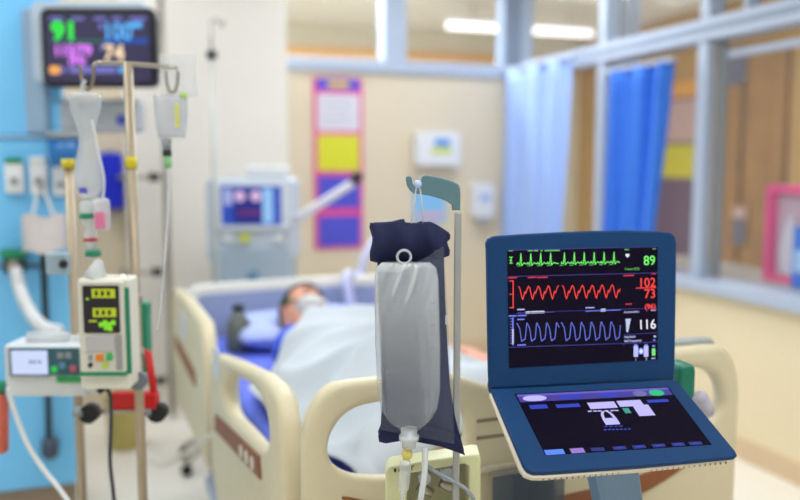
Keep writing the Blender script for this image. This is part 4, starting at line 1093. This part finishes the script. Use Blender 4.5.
# printed graduations, faint
mb = MB(); gd = mat('print_grey', (150, 156, 160), .5)
for k in range(5):
    p = L(fl, 432, 300 + k * 22); mb.box((p.x, -.0275, p.z), (.008, .0006, .0012), gd)
mb.build('graduation_marks', parent=fl)
pa = L(fl, 409, 427); pb_ = L(fl, 409, 446)
mb = MB(); mb.lathe_axis(Vector((pa.x, -.006, pa.z)), Vector((pb_.x, -.006, pb_.z)), [(0, .013), (.35, .013), (.36, .016), (.6, .016), (.62, .012), (1, .011)], clear2, 20); mb.build('port', parent=fl)
sa, sb = L(fl, 407, 446), L(fl, 407, 458)
mb = MB(); mb.lathe_axis(Vector((sa.x, -.006, sa.z)), Vector((sb.x, -.006, sb.z)), [(0, .006), (.4, .0085), (.75, .0085), (1, .005)], mat('spike_yellow', (232, 216, 120), .4)); mb.build('yellow_spike', parent=fl)
sc_, sd = L(fl, 406, 458), L(fl, 403, 492)
MB().lathe_axis(Vector((sc_.x, -.006, sc_.z)), Vector((sd.x, -.006, sd.z)), [(0, .005), (.1, .0095), (.8, .0095), (1, .004)], clear, 16).build('drip_chamber', parent=fl)
MB().tube([(sd.x, -.006, sd.z), L(fl, 402, 505), L(fl, 404, 530), L(fl, 415, 545)], .0026, clear2, 8).build('line', parent=fl)
MB().tube([L(fl, 425, 447) + Vector((0, -.004, 0)), L(fl, 424, 470) + Vector((0, -.02, 0)), L(fl, 419, 500) + Vector((0, -.03, 0)), L(fl, 417, 530)], .0048, mat('line_white', (225, 228, 230), .25, alpha=.85, noise=0), 10).build('inflation_line', parent=fl)
# transducer holder on the pole
th = cam_thing('transducer_holder', 'pale yellow transducer holder box clamped at the bottom of the pole', 'holder', 432, 500, PH + .02)
thm = mat('holder_yellow', (226, 226, 178), .4, noise=.02)
ol = [(385, 480), (388, 475), (392, 473), (440, 466), (476, 460.5), (481, 461), (482.5, 465), (483, 540), (385, 540)]
il = [(407, 484), (409, 481), (466, 471), (470, 474), (470, 530), (407, 530)]
MB().prism([lp(th, *q) for q in ol], .05, thm, .004, [[lp(th, *q) for q in il]], off=.055).build('frame', parent=th)
MB().prism([lp(th, *q) for q in il], .006, mat('holder_back', (186, 186, 150), .5), off=.085).build('back_plate', parent=th)
mb = MB(); bk = mat('print_black', (30, 30, 34), .5)
for (x0_, y0_, w, h) in ((395, 474, 2.2, 4), (399, 474.5, 1.2, 3), (402, 473, 2, 3), (405.5, 472, 1.4, 5), (408, 472, 2.8, 1), (408, 475.5, 2.8, 1), (409.5, 472, 1, 5), (412, 471, 1, 5), (413.5, 471, 1.2, 1.2)):
    p = L(th, x0_, y0_ + 1); mb.box((p.x, .0285, p.z - h / 2 * PH / F), (w * PH / F, .001, h * PH / F), bk)
mb.build('printed_mark', parent=th)
mb = MB(); clt = mat('transducer_clear', (214, 220, 224), .15, alpha=.6, noise=0)
for px, py in ((425, 486), (448, 482)):
    p = L(th, px, py); mb.cyl((p.x, .03, p.z), (p.x, .075, p.z), .011, clt); mb.cyl((p.x - .01, .05, p.z - .02), (p.x + .014, .05, p.z - .034), .008, steel)
mb.build('transducers', parent=th)
MB().tube([L(th, 428, 466), L(th, 434, 471), L(th, 452, 481), L(th, 466, 489), L(th, 474, 500)], .0033, mat('tube_grey', (150, 158, 170), .3), 8).build('grey_tube', parent=th)
MB().tube([L(th, 427, 468), L(th, 424, 482), L(th, 420, 505)], .0033, MATS['tube_grey'], 8).build('grey_tube', parent=th)
p = L(th, 456, 490); MB().box((0.0, .0, 0), (.03, .03, .03), steel, .004).build('pole_clamp', parent=th, loc=(p.x, .10, p.z))

# ================================================================== CONSOLE (foreground)
DR = -YAW + math.radians(13.6)
bl = cf(490, 386, 1.41); br_ = cf(673, 376, 1.41)
org = to_room(*cf(490, 385, 1.405))
cn = thing('pump_console', 'navy bedside console with trace screen and tilted touch panel', 'console', (org.x, org.y, 0), DR)
HZ = org.z; Wd = .322
Rc = Matrix.Rotation(-DR, 3, 'Z')
def ray_plane(px, py, P0, N):
    u, f, w = cam_ray(px, py)
    d = Vector((u * cy + f * sy, f * cy - u * sy, w)); o = Vector((0, 0, CAMZ))
    k = (P0 - o).dot(N) / d.dot(N); return o + d * k
def loc(v): return Rc @ (v - Vector((org.x, org.y, 0)))
# lid plane: leans back
tl_ = math.radians(7)
Rz = Matrix.Rotation(DR, 3, 'Z')
Nl = Rz @ Vector((0, -math.cos(tl_), math.sin(tl_)))
LM = Matrix.Translation((0, 0, HZ)) @ Matrix.Rotation(-tl_, 4, 'X')      # lid frame: x right, y depth, z up in lid
LMi = LM.inverted()
def lidp(px, py):
    q = LMi @ loc(ray_plane(px, py, org, Nl)); return (q.x, q.z)
lido = [(490.5, 389), (489.5, 372), (487.5, 250), (487, 243), (489, 238.5), (494, 236), (520, 234), (560, 232), (590, 230.8), (625, 230), (660, 231.2), (671, 232.5), (675.5, 236), (677, 243), (676.5, 300), (675.5, 365), (674, 380.5), (600, 384)]
lpts = [lidp(*q) for q in lido]
mb = MB().prism(lpts, .014, navy_dev, .004, off=.0071, mt=LM)
lcx = sum(p[0] for p in lpts) / len(lpts); lcz = .13
mb.prism([(lcx + (p[0] - lcx) * .86, lcz + (p[1] - lcz) * .86) for p in lpts], .026, navy_dev, .006, off=.022, mt=LM); mb.build('display_housing', parent=cn)
# green mat edge at the right behind
scr = MB()
q4 = [lidp(507, 250.5), lidp(657.5, 246.5), lidp(657.5, 359.5), lidp(509, 368)]
scr.quad([(q4[3][0], -.0008, q4[3][1]), (q4[2][0], -.0008, q4[2][1]), (q4[1][0], -.0008, q4[1][1]), (q4[0][0], -.0008, q4[0][1])], screen_blk)
CX, CY, CS = 470, 220, 3.127
def cpt(x, y): return lidp(CX + x / CS, CY + y / CS)
def g_rect(x0, y0, x1, y1, m, dy=-.0014, sl=None):
    s = -.0214 - .00007 * (y0 - 90) if sl is None else sl   # screen lines tilt slightly in the photo
    pts = [(x0, y1 + 0), (x1, y1 + (x1 - x0) * s), (x1, y0 + (x1 - x0) * s), (x0, y0)]
    P = [cpt(*p) for p in pts]; scr.quad([(p[0], dy, p[1]) for p in P], m)
def g_line(pts, w, m, dy=-.0016):
    P = [Vector((*cpt(*p), 0)) for p in pts]; h = w / CS * 1.4 / F / 2
    for a, b in zip(P, P[1:]):
        d = b - a
        if d.length < 1e-7: continue
        d.normalize(); n = Vector((-d.y, d.x, 0)) * h; e = d * h * .5
        Q = [a - n - e, b - n + e, b + n + e, a + n - e]
        scr.quad([(q.x, dy, q.y) for q in Q], m)
def g_text(t, x, y, hpx, m, bold=0, xs=1.0, align='LEFT', dy=-.0017):
    p = cpt(x, y); k = 1.43 / F / CS * 1.04
    mt = LM_text(p, dy); scr.text(t, hpx * k / .70, mt, m, align, bold * k, xs)
def LM_text(p, dy): return Matrix.Translation((p[0], dy, p[1])) @ Matrix.Rotation(PI / 2, 4, 'X')
G = glow('trace_green', (120, 255, 110), 1.0); Gd = glow('label_green', (110, 220, 110), .75); Rr = glow('trace_red', (255, 66, 60), 1.0); Rd = glow('label_red', (230, 44, 60), .8)
Bb = glow('trace_blue', (112, 130, 250), .95); Bs = glow('separator', (70, 62, 170), .7); Wt = glow('white', (240, 240, 255), 1.0); Wb = glow('paleblue', (190, 196, 250), .95)
# separators
g_line([(118, 95), (350, 89), (583, 84)], 2, Bs); g_line([(120, 177), (470, 168), (583, 165)], 2.2, Bs); g_line([(147, 290), (470, 279), (585, 275)], 1.6, Bs)
g_line([(120, 303), (147, 302)], 1.5, Bs); g_line([(120, 398), (470, 386), (480, 386), (585, 381)], 2.2, Bs); g_line([(480, 359), (585, 352)], 1.8, Bs)
# ECG trace
def tl_y(x, y_left, slope=-.025): return y_left + (x - 145) * slope
def ecg(x0, x1, peaks, base):
    pts = []; x = x0
    P = []
    for p in peaks:
        P += [(p - 12, 0), (p - 9, -5), (p - 7, 0), (p - 3, 2), (p, -33), (p + 3, 5), (p + 6, 1), (p + 11, -4), (p + 14, -1)]
    P = [(x0, 2)] + [q for q in P if x0 < q[0] < x1] + [(x1, 0)]
    return [(a, base + b - (a - 145) * .016) for a, b in P]
g_line(ecg(145, 276, [158, 189, 220, 251], 138), 2.6, G); g_line(ecg(284, 467, [294, 325, 356, 387, 418, 449], 138), 2.6, G)
for k in range(10):
    x = 147 + k * 31 + (8 if k > 3 else 0); g_rect(x, 143 - (x - 145) * .016, x + 12, 145 - (x - 145) * .016, Gd)
g_line([(122, 116), (133, 116)], 2, G); g_line([(127, 116), (127, 135)], 3, G); g_line([(122, 135), (133, 135)], 2, G); g_line([(122, 126), (130, 126)], 2, G)
g_rect(120, 95, 134, 98, Gd)
for a, b in ((180, 196), (199, 212), (220, 226), (232, 280)): g_rect(a, 94, b, 98, Gd)
# pressure trace red
def red(x0, x1, ph, base=226):
    pts = []; x = x0 - ph
    while x < x1 + 31:
        for dx, dy in ((0, -15), (4, -10), (10, 12), (13, 19), (16, 10), (19, -1), (22, 4), (25, -4), (28, -11)):
            if x0 <= x + dx <= x1: pts.append((x + dx, base + dy * 1.22 - (x + dx - 145) * .018))
        x += 31
    return pts
g_line(red(145, 278, -6), 3.0, Rr); g_line(red(284, 469, -4), 3.0, Rr)
g_line([(123, 191), (135, 190)], 3, Rr); g_line([(134, 190), (134, 274)], 3.5, Rr); g_line([(123, 274), (135, 274)], 3, Rr); g_line([(123, 232), (134, 232)], 2.5, Rr)
g_rect(118, 179, 146, 183, Rd)
for a, b in ((180, 205), (208, 242)): g_rect(a, 178, b, 182, Rd)
# bars
g_rect(147, 278, 170, 282, Wb); g_line([(147, 292), (260, 288)], 2, Bs); g_rect(173, 286, 232, 293, Wt); g_rect(236, 287, 258, 289, Wb)
g_rect(360, 273, 388, 276, Wb); g_line([(360, 285), (470, 281)], 2.5, Bb); g_rect(408, 278, 423, 286, Wt)
# balloon trace blue
def blu(x0, x1, ph, base=350):
    pts = []; x = x0 - ph
    while x < x1 + 31:
        for dx, dy in ((0, -25), (2, -27), (5, -19), (9, -12), (11, -2), (13, 14), (15, 28), (17, 30), (20, 25), (26, 23), (28, 8), (30, -15)):
            if x0 <= x + dx <= x1: pts.append((x + dx, base + dy - (x + dx - 145) * .018))
        x += 31
    return pts
g_line(blu(145, 278, 0), 2.4, Bb); g_line(blu(284, 469, 0), 2.4, Bb)
for k in range(10): g_rect(124, 308 + k * 8.6, 130, 309.6 + k * 8.6, Bb)
g_line([(133, 306), (133, 390)], 5, Bb); g_line([(133, 342), (133, 386)], 6, Wb, -.0019)
for a, b, y in ((120, 144, 298), (148, 176, 297), (147, 170, 309), (147, 174, 389)): g_rect(a, y, b, y + 4, Bb)
# right column
g_rect(482, 91, 496, 94, Gd); g_rect(570, 89, 580, 92, Gd)
hx, hy = 491, 111
scr_h = [(hx, hy + 7), (hx - 6, hy), (hx - 6, hy - 4), (hx - 3, hy - 6), (hx, hy - 3), (hx + 3, hy - 6), (hx + 6, hy - 4), (hx + 6, hy)]
scr.quad([(cpt(*p)[0], -.0016, cpt(*p)[1]) for p in scr_h][::-1], Wt)
g_text('89', 579, 140, 30, G, .35, 1.0, 'RIGHT'); g_text('Trigger ECG', 482, 157, 7, Gd, 0.2, 1.0)
g_rect(478, 172, 512, 176, Rd); g_rect(566, 167, 580, 170, Rd)
g_text('102', 580, 208, 29, Rr, .35, 1.0, 'RIGHT'); g_line([(518, 213), (580, 211)], 3, Rr); g_text('73', 580, 243, 29, Rr, .35, 1.0, 'RIGHT')
g_rect(485, 261, 505, 265, Rd); g_text('(96)', 580, 277, 16, Rr, .6, 1.05, 'RIGHT')
g_text('Augmentation', 480, 291, 6.5, Wb, .2, 1.0); g_rect(564, 281, 580, 284, Wb)
W4 = [(485, 309), (502, 308), (493, 350), (488, 351)]
scr.quad([(cpt(*p)[0], -.0016, cpt(*p)[1]) for p in W4][::-1], glow('wedge', (190, 205, 240), .95))
g_text('116', 581, 339, 30, Wt, .35, 1.0, 'RIGHT')
g_text('Avg Ratio', 481, 369, 7, Wb, .25, 1.0); g_text('IAB Frequency', 481, 382, 7, Wb, .25, 1.0); g_rect(573, 361, 580, 367, Wb); g_rect(571, 373, 578, 378, Bb)
for x_ in (517, 549):
    scr.prism([cpt(*q) for q in rrect(x_ - 7, 393, x_ + 7, 428, 3)], .0003, Wb, off=-.0018); scr.prism([cpt(*q) for q in rrect(x_ - 5, 388, x_ + 5, 393, 2)], .0003, Bb, off=-.0018)
scr.prism([cpt(533 + 10 * math.cos(t), 410 + 10 * math.sin(t)) for t in [2 * PI * k / 20 for k in range(20)]], .0003, Bb, off=-.0018)
scr.prism([cpt(*q) for q in ((533, 402), (539, 410), (533, 418), (527, 410))], .0003, Wt, off=-.0023)
g_line([(480, 388), (480, 396)], 1.5, Bs)
scr.prism([cpt(*q) for q in rrect(567, 401, 578, 424, 2)], .0003, glow('battery', (120, 230, 130), .95), off=-.0018); g_rect(569, 391, 577, 397, Bb)
g_text('1', 515, 440, 7, Wb, .2); g_text('2', 548, 438, 7, Wb, .2); g_rect(566, 431, 578, 434, Wb)
so = scr.build('screen', parent=cn, normals=False)
so.matrix_local = LM

# touch panel: slopes down toward the viewer
frontL = cf(531, 473, 1.262)
tt = math.radians(28)
TM = Matrix.Translation((0, 0, HZ - .004)) @ Matrix.Rotation(-(PI / 2 - tt) + PI / 2 - 0.0, 4, 'X')
# plane frame: x right, y = up-slope (away), z = normal
TM = Matrix.Translation((0, -.003, HZ - .004)) @ Matrix.Rotation(tt, 4, 'X')
TMi = TM.inverted()
Nt = Rz @ (TM.to_3x3() @ Vector((0, 0, 1)))
P0t = Rz @ TM.translation + Vector((org.x, org.y, 0))
def tp(px, py):
    q = TMi @ loc(ray_plane(px, py, P0t, Nt)); return (q.x, q.y)
to_ = [(491, 388.5), (672, 379.5), (678, 381), (735, 450), (737.5, 454.5), (735, 456.6), (700, 460), (640, 465.5), (590, 469), (545, 472), (533, 472), (527, 469.5), (523, 464)]
tm = Matrix(TM)
MB().prism([tp(*q) for q in to_], .009, navy_dev, .003, axes='xy', off=-.0045, mt=TM).build('touch_panel_housing', parent=cn)
tu = [(490, 389.5), (672, 381), (679, 382), (733, 452), (735, 456), (700, 460.5), (640, 466.5), (590, 470.5), (545, 474), (533, 474), (525, 471), (520.5, 465)]
MB().prism([tp(*q) for q in tu], .009, mat('console_cream', (232, 222, 200), .4, noise=.02), .003, axes='xy', off=-.0125, mt=TM).build('lower_shell', parent=cn)
mb = MB(); vd = mat('vent_slot', (150, 138, 120), .6)
fa = Vector(tp(545, 474)); fb_ = Vector(tp(728, 457))
for k in range(34):
    if 13 < k < 17: continue
    p = fa + (fb_ - fa) * (k / 33.0)
    mb.box((p.x, p.y - .0005, -.0125), (.0016, .004, .004), vd)
vo = mb.build('vent_slots', parent=cn); vo.matrix_local = TM
ts = MB(); TX, TY, TSc = 470, 360, 2.7586
def tc_(x, y): return tp(TX + x / TSc, TY + y / TSc)
def t_poly(pts, m, dz=.0006): ts.quad([(tc_(*p)[0], tc_(*p)[1], dz) for p in pts], m)
t_poly([(208, 264), (667, 234), (547, 74), (123, 94)], screen_blk, .0004)
corners = [(125, 95), (545, 75), (665, 233), (208, 263)]
A_ = np.zeros((8, 8)); B_ = np.zeros(8)
for i, ((u, v), (x, y)) in enumerate(zip(((0, 0), (1, 0), (1, 1), (0, 1)), corners)):
    A_[2 * i] = [u, v, 1, 0, 0, 0, -u * x, -v * x]; B_[2 * i] = x
    A_[2 * i + 1] = [0, 0, 0, u, v, 1, -u * y, -v * y]; B_[2 * i + 1] = y
Hm = np.append(np.linalg.solve(A_, B_), 1).reshape(3, 3)
def uvp(u, v):
    q = Hm @ np.array([u, v, 1.0]); return (q[0] / q[2], q[1] / q[2])
Hi = np.linalg.inv(Hm)
def inv(x, y): q = Hi @ np.array([x, y, 1.0]); return q[0] / q[2], q[1] / q[2]
def t_uv(u0, v0, u1, v1, m, dz=.0009): t_poly([uvp(u0, v1), uvp(u1, v1), uvp(u1, v0), uvp(u0, v0)], m, dz)
def t_cen(x, y, du, dv, m, dz=.001):
    u, v = inv(x, y); t_uv(u - du, v - dv, u + du, v + dv, m, dz)
tb_ = glow('touchbar', (84, 72, 200), .55); tbl = glow('touchblue', (44, 70, 215), .75); tw_ = glow('touchwhite', (196, 190, 255), .95); tdb = glow('touchdeep', (24, 44, 150), .6)
t_uv(.005, .02, .995, .15, tb_); t_uv(.005, .015, .995, .05, glow('touchbar_light', (120, 110, 235), .7), .0008 + .0004)
def oval(x, y, du, dv, m, dz=.0014):
    u, v = inv(x, y); t_poly([uvp(u + du * math.copysign(abs(math.cos(t)) ** .8, math.cos(t)), v - dv * math.sin(t)) for t in [2 * PI * k / 20 for k in range(20)]], m, dz)
oval(178, 107, .075, .05, tw_); oval(468, 94, .045, .05, glow('touchgrey', (130, 130, 190), .7)); oval(514, 92, .05, .055, glow('touchgreen', (40, 200, 130), .9))
t_cen(278, 103, .065, .03, tbl, .0013); t_cen(382, 98, .055, .03, tbl, .0013)
t_cen(189, 130, .055, .035, tbl); t_cen(270, 127, .075, .03, tbl); t_cen(518, 114, .07, .025, tbl)
t_uv(*inv(322, 119), inv(397, 116)[0], inv(322, 137)[1], tw_); t_uv(*inv(403, 114), inv(470, 112)[0], inv(403, 131)[1], tw_); t_uv(*inv(447, 126), inv(492, 126)[0], inv(447, 157)[1], tw_)
t_cen(432, 141, .02, .045, glow('touchteal', (50, 170, 150), .8), .0014)
for a in (330, 345, 358, 376, 392, 404): t_cen(a, 142.5 - (a - 330) * .03, .012, .010, tw_)
# padlock
u, v = inv(389, 170); t_uv(u - .045, v - .055, u + .045, v + .055, tw_)
arc = []; u2, v2 = u, v - .055
for k in range(11):
    t = PI * k / 10; arc.append((u2 + .034 * math.cos(t), v2 - .12 * math.sin(t)))
for a, b in zip(arc, arc[1:]):
    d = .009
    t_poly([uvp(a[0] - d, a[1]), uvp(b[0] - d, b[1]), uvp(b[0] + d, b[1]), uvp(a[0] + d, a[1])], tw_, .001)
for a in (374, 388, 402, 416): t_cen(a, 184.5 - (a - 370) * .02, .010, .007, tbl)
for a in range(370, 440, 11): t_cen(a + 3, 193.5 - (a - 370) * .03, .0085, .009, tbl)
t_cen(233, 255, .055, .038, glow('touchsky', (90, 140, 250), .95)); t_cen(296, 251, .04, .036, glow('touchlilac', (160, 130, 220), .85))
for a in (352, 412, 466, 520, 574, 622): t_cen(a, 247.5 - (a - 352) * .062, .04, .026, tdb)
for a in (412, 466, 520, 574, 622): t_cen(a, 247.5 - (a - 352) * .062, .022, .010, tbl, .0014)
to2 = ts.build('touch_screen', parent=cn, normals=False); to2.matrix_local = TM
hg = MB(); hg.cyl((.004, .012, HZ - .006), (Wd + .004, .012, HZ - .006), .012, navy_dev); hg.build('hinge', parent=cn)
# neck, trolley
nk = MB(); na = loc(at(596, 478, H=1.36)); nb = loc(at(625, 500, H=1.36))
nx = na.x + (nb.x - na.x) / 2 + .0
nk.prism([(nx - .042, HZ - .07), (nx + .047, HZ - .07), (nx + .085, HZ - .29), (nx + .01, HZ - .29)], .05, mat('neck_blue', (120, 152, 184), .4, noise=.02), .008, off=-.06)
nk.build('neck', parent=cn)
mb = MB(); mb.box((nx + .02, -.05, .38), (.30, .22, .56), mat('trolley_grey', (210, 208, 200), .4, noise=.02), .03); mb.build('trolley_body', parent=cn)
mb = MB(); mb.box((nx + .02, -.05, .69), (.20, .16, .07), MATS['neck_blue'], .015); mb.build('neck_base', parent=cn)
for sx in (-.11, .15):
    for sy_ in (-.14, .04): MB().cyl((nx + sx - .015, sy_, .055), (nx + sx + .015, sy_, .055), .055, black_r).build('caster', parent=cn)
gp_ = loc(at(680, 376, H=1.53))
MB().prism(rrect(gp_.x - .016, gp_.z - .045, gp_.x + .019, gp_.z + .028, .015), .05, mat('handle_green', (10, 120, 96), .4, noise=.04), .008, off=gp_.y).build('rear_handle', parent=cn)['label'] = 'green rear handle'
# chart tray hanging on the footboard
o = bedthing('chart_tray', 'smoky clear chart tray hung on the footboard below the console', 'tray', .44, -.06, .635)
smoky = mat('smoky_acrylic', (90, 104, 120), .12, alpha=.55, noise=0)
MB().box((0, 0, .075), (.165, .006, .15), smoky, .002).build('front_sheet', parent=o)
MB().box((0, .02, .005), (.165, .035, .01), smoky, .002).build('tray_floor', parent=o)
MB().box((0, -.001, .155), (.175, .012, .008), steel, .002).build('top_rim', parent=o)
MB().box((.02, .015, .08), (.10, .006, .12), mat('chart_paper', (206, 210, 206), .6)).build('chart_sheet', parent=o)

# ================================================================== CAMERA, WORLD, RENDER LOOK
for o in list(bpy.data.objects):
    for k in ('_r', '_H', '_z'):
        if k in o: del o[k]
cd = bpy.data.cameras.new('camera'); cam = bpy.data.objects.new('camera', cd); C.objects.link(cam)
cam.location = (0, 0, CAMZ); cam.rotation_euler = (PI / 2 - PITCH, 0, -YAW)
cd.sensor_width = 36; cd.lens = F * 36 / 800; cd.clip_start = .05
cd.dof.use_dof = True; cd.dof.focus_distance = 1.36; cd.dof.aperture_fstop = 1.5
bpy.context.scene.camera = cam
w = bpy.data.worlds.new('world'); bpy.context.scene.world = w; w.use_nodes = True
w.node_tree.nodes['Background'].inputs[0].default_value = (.9, .95, 1, 1); w.node_tree.nodes['Background'].inputs[1].default_value = .6
vs_ = bpy.context.scene.view_settings
vs_.view_transform = 'Standard'; vs_.look = 'None'; vs_.gamma = 1; vs_.use_curve_mapping = False; vs_.exposure = -0.48
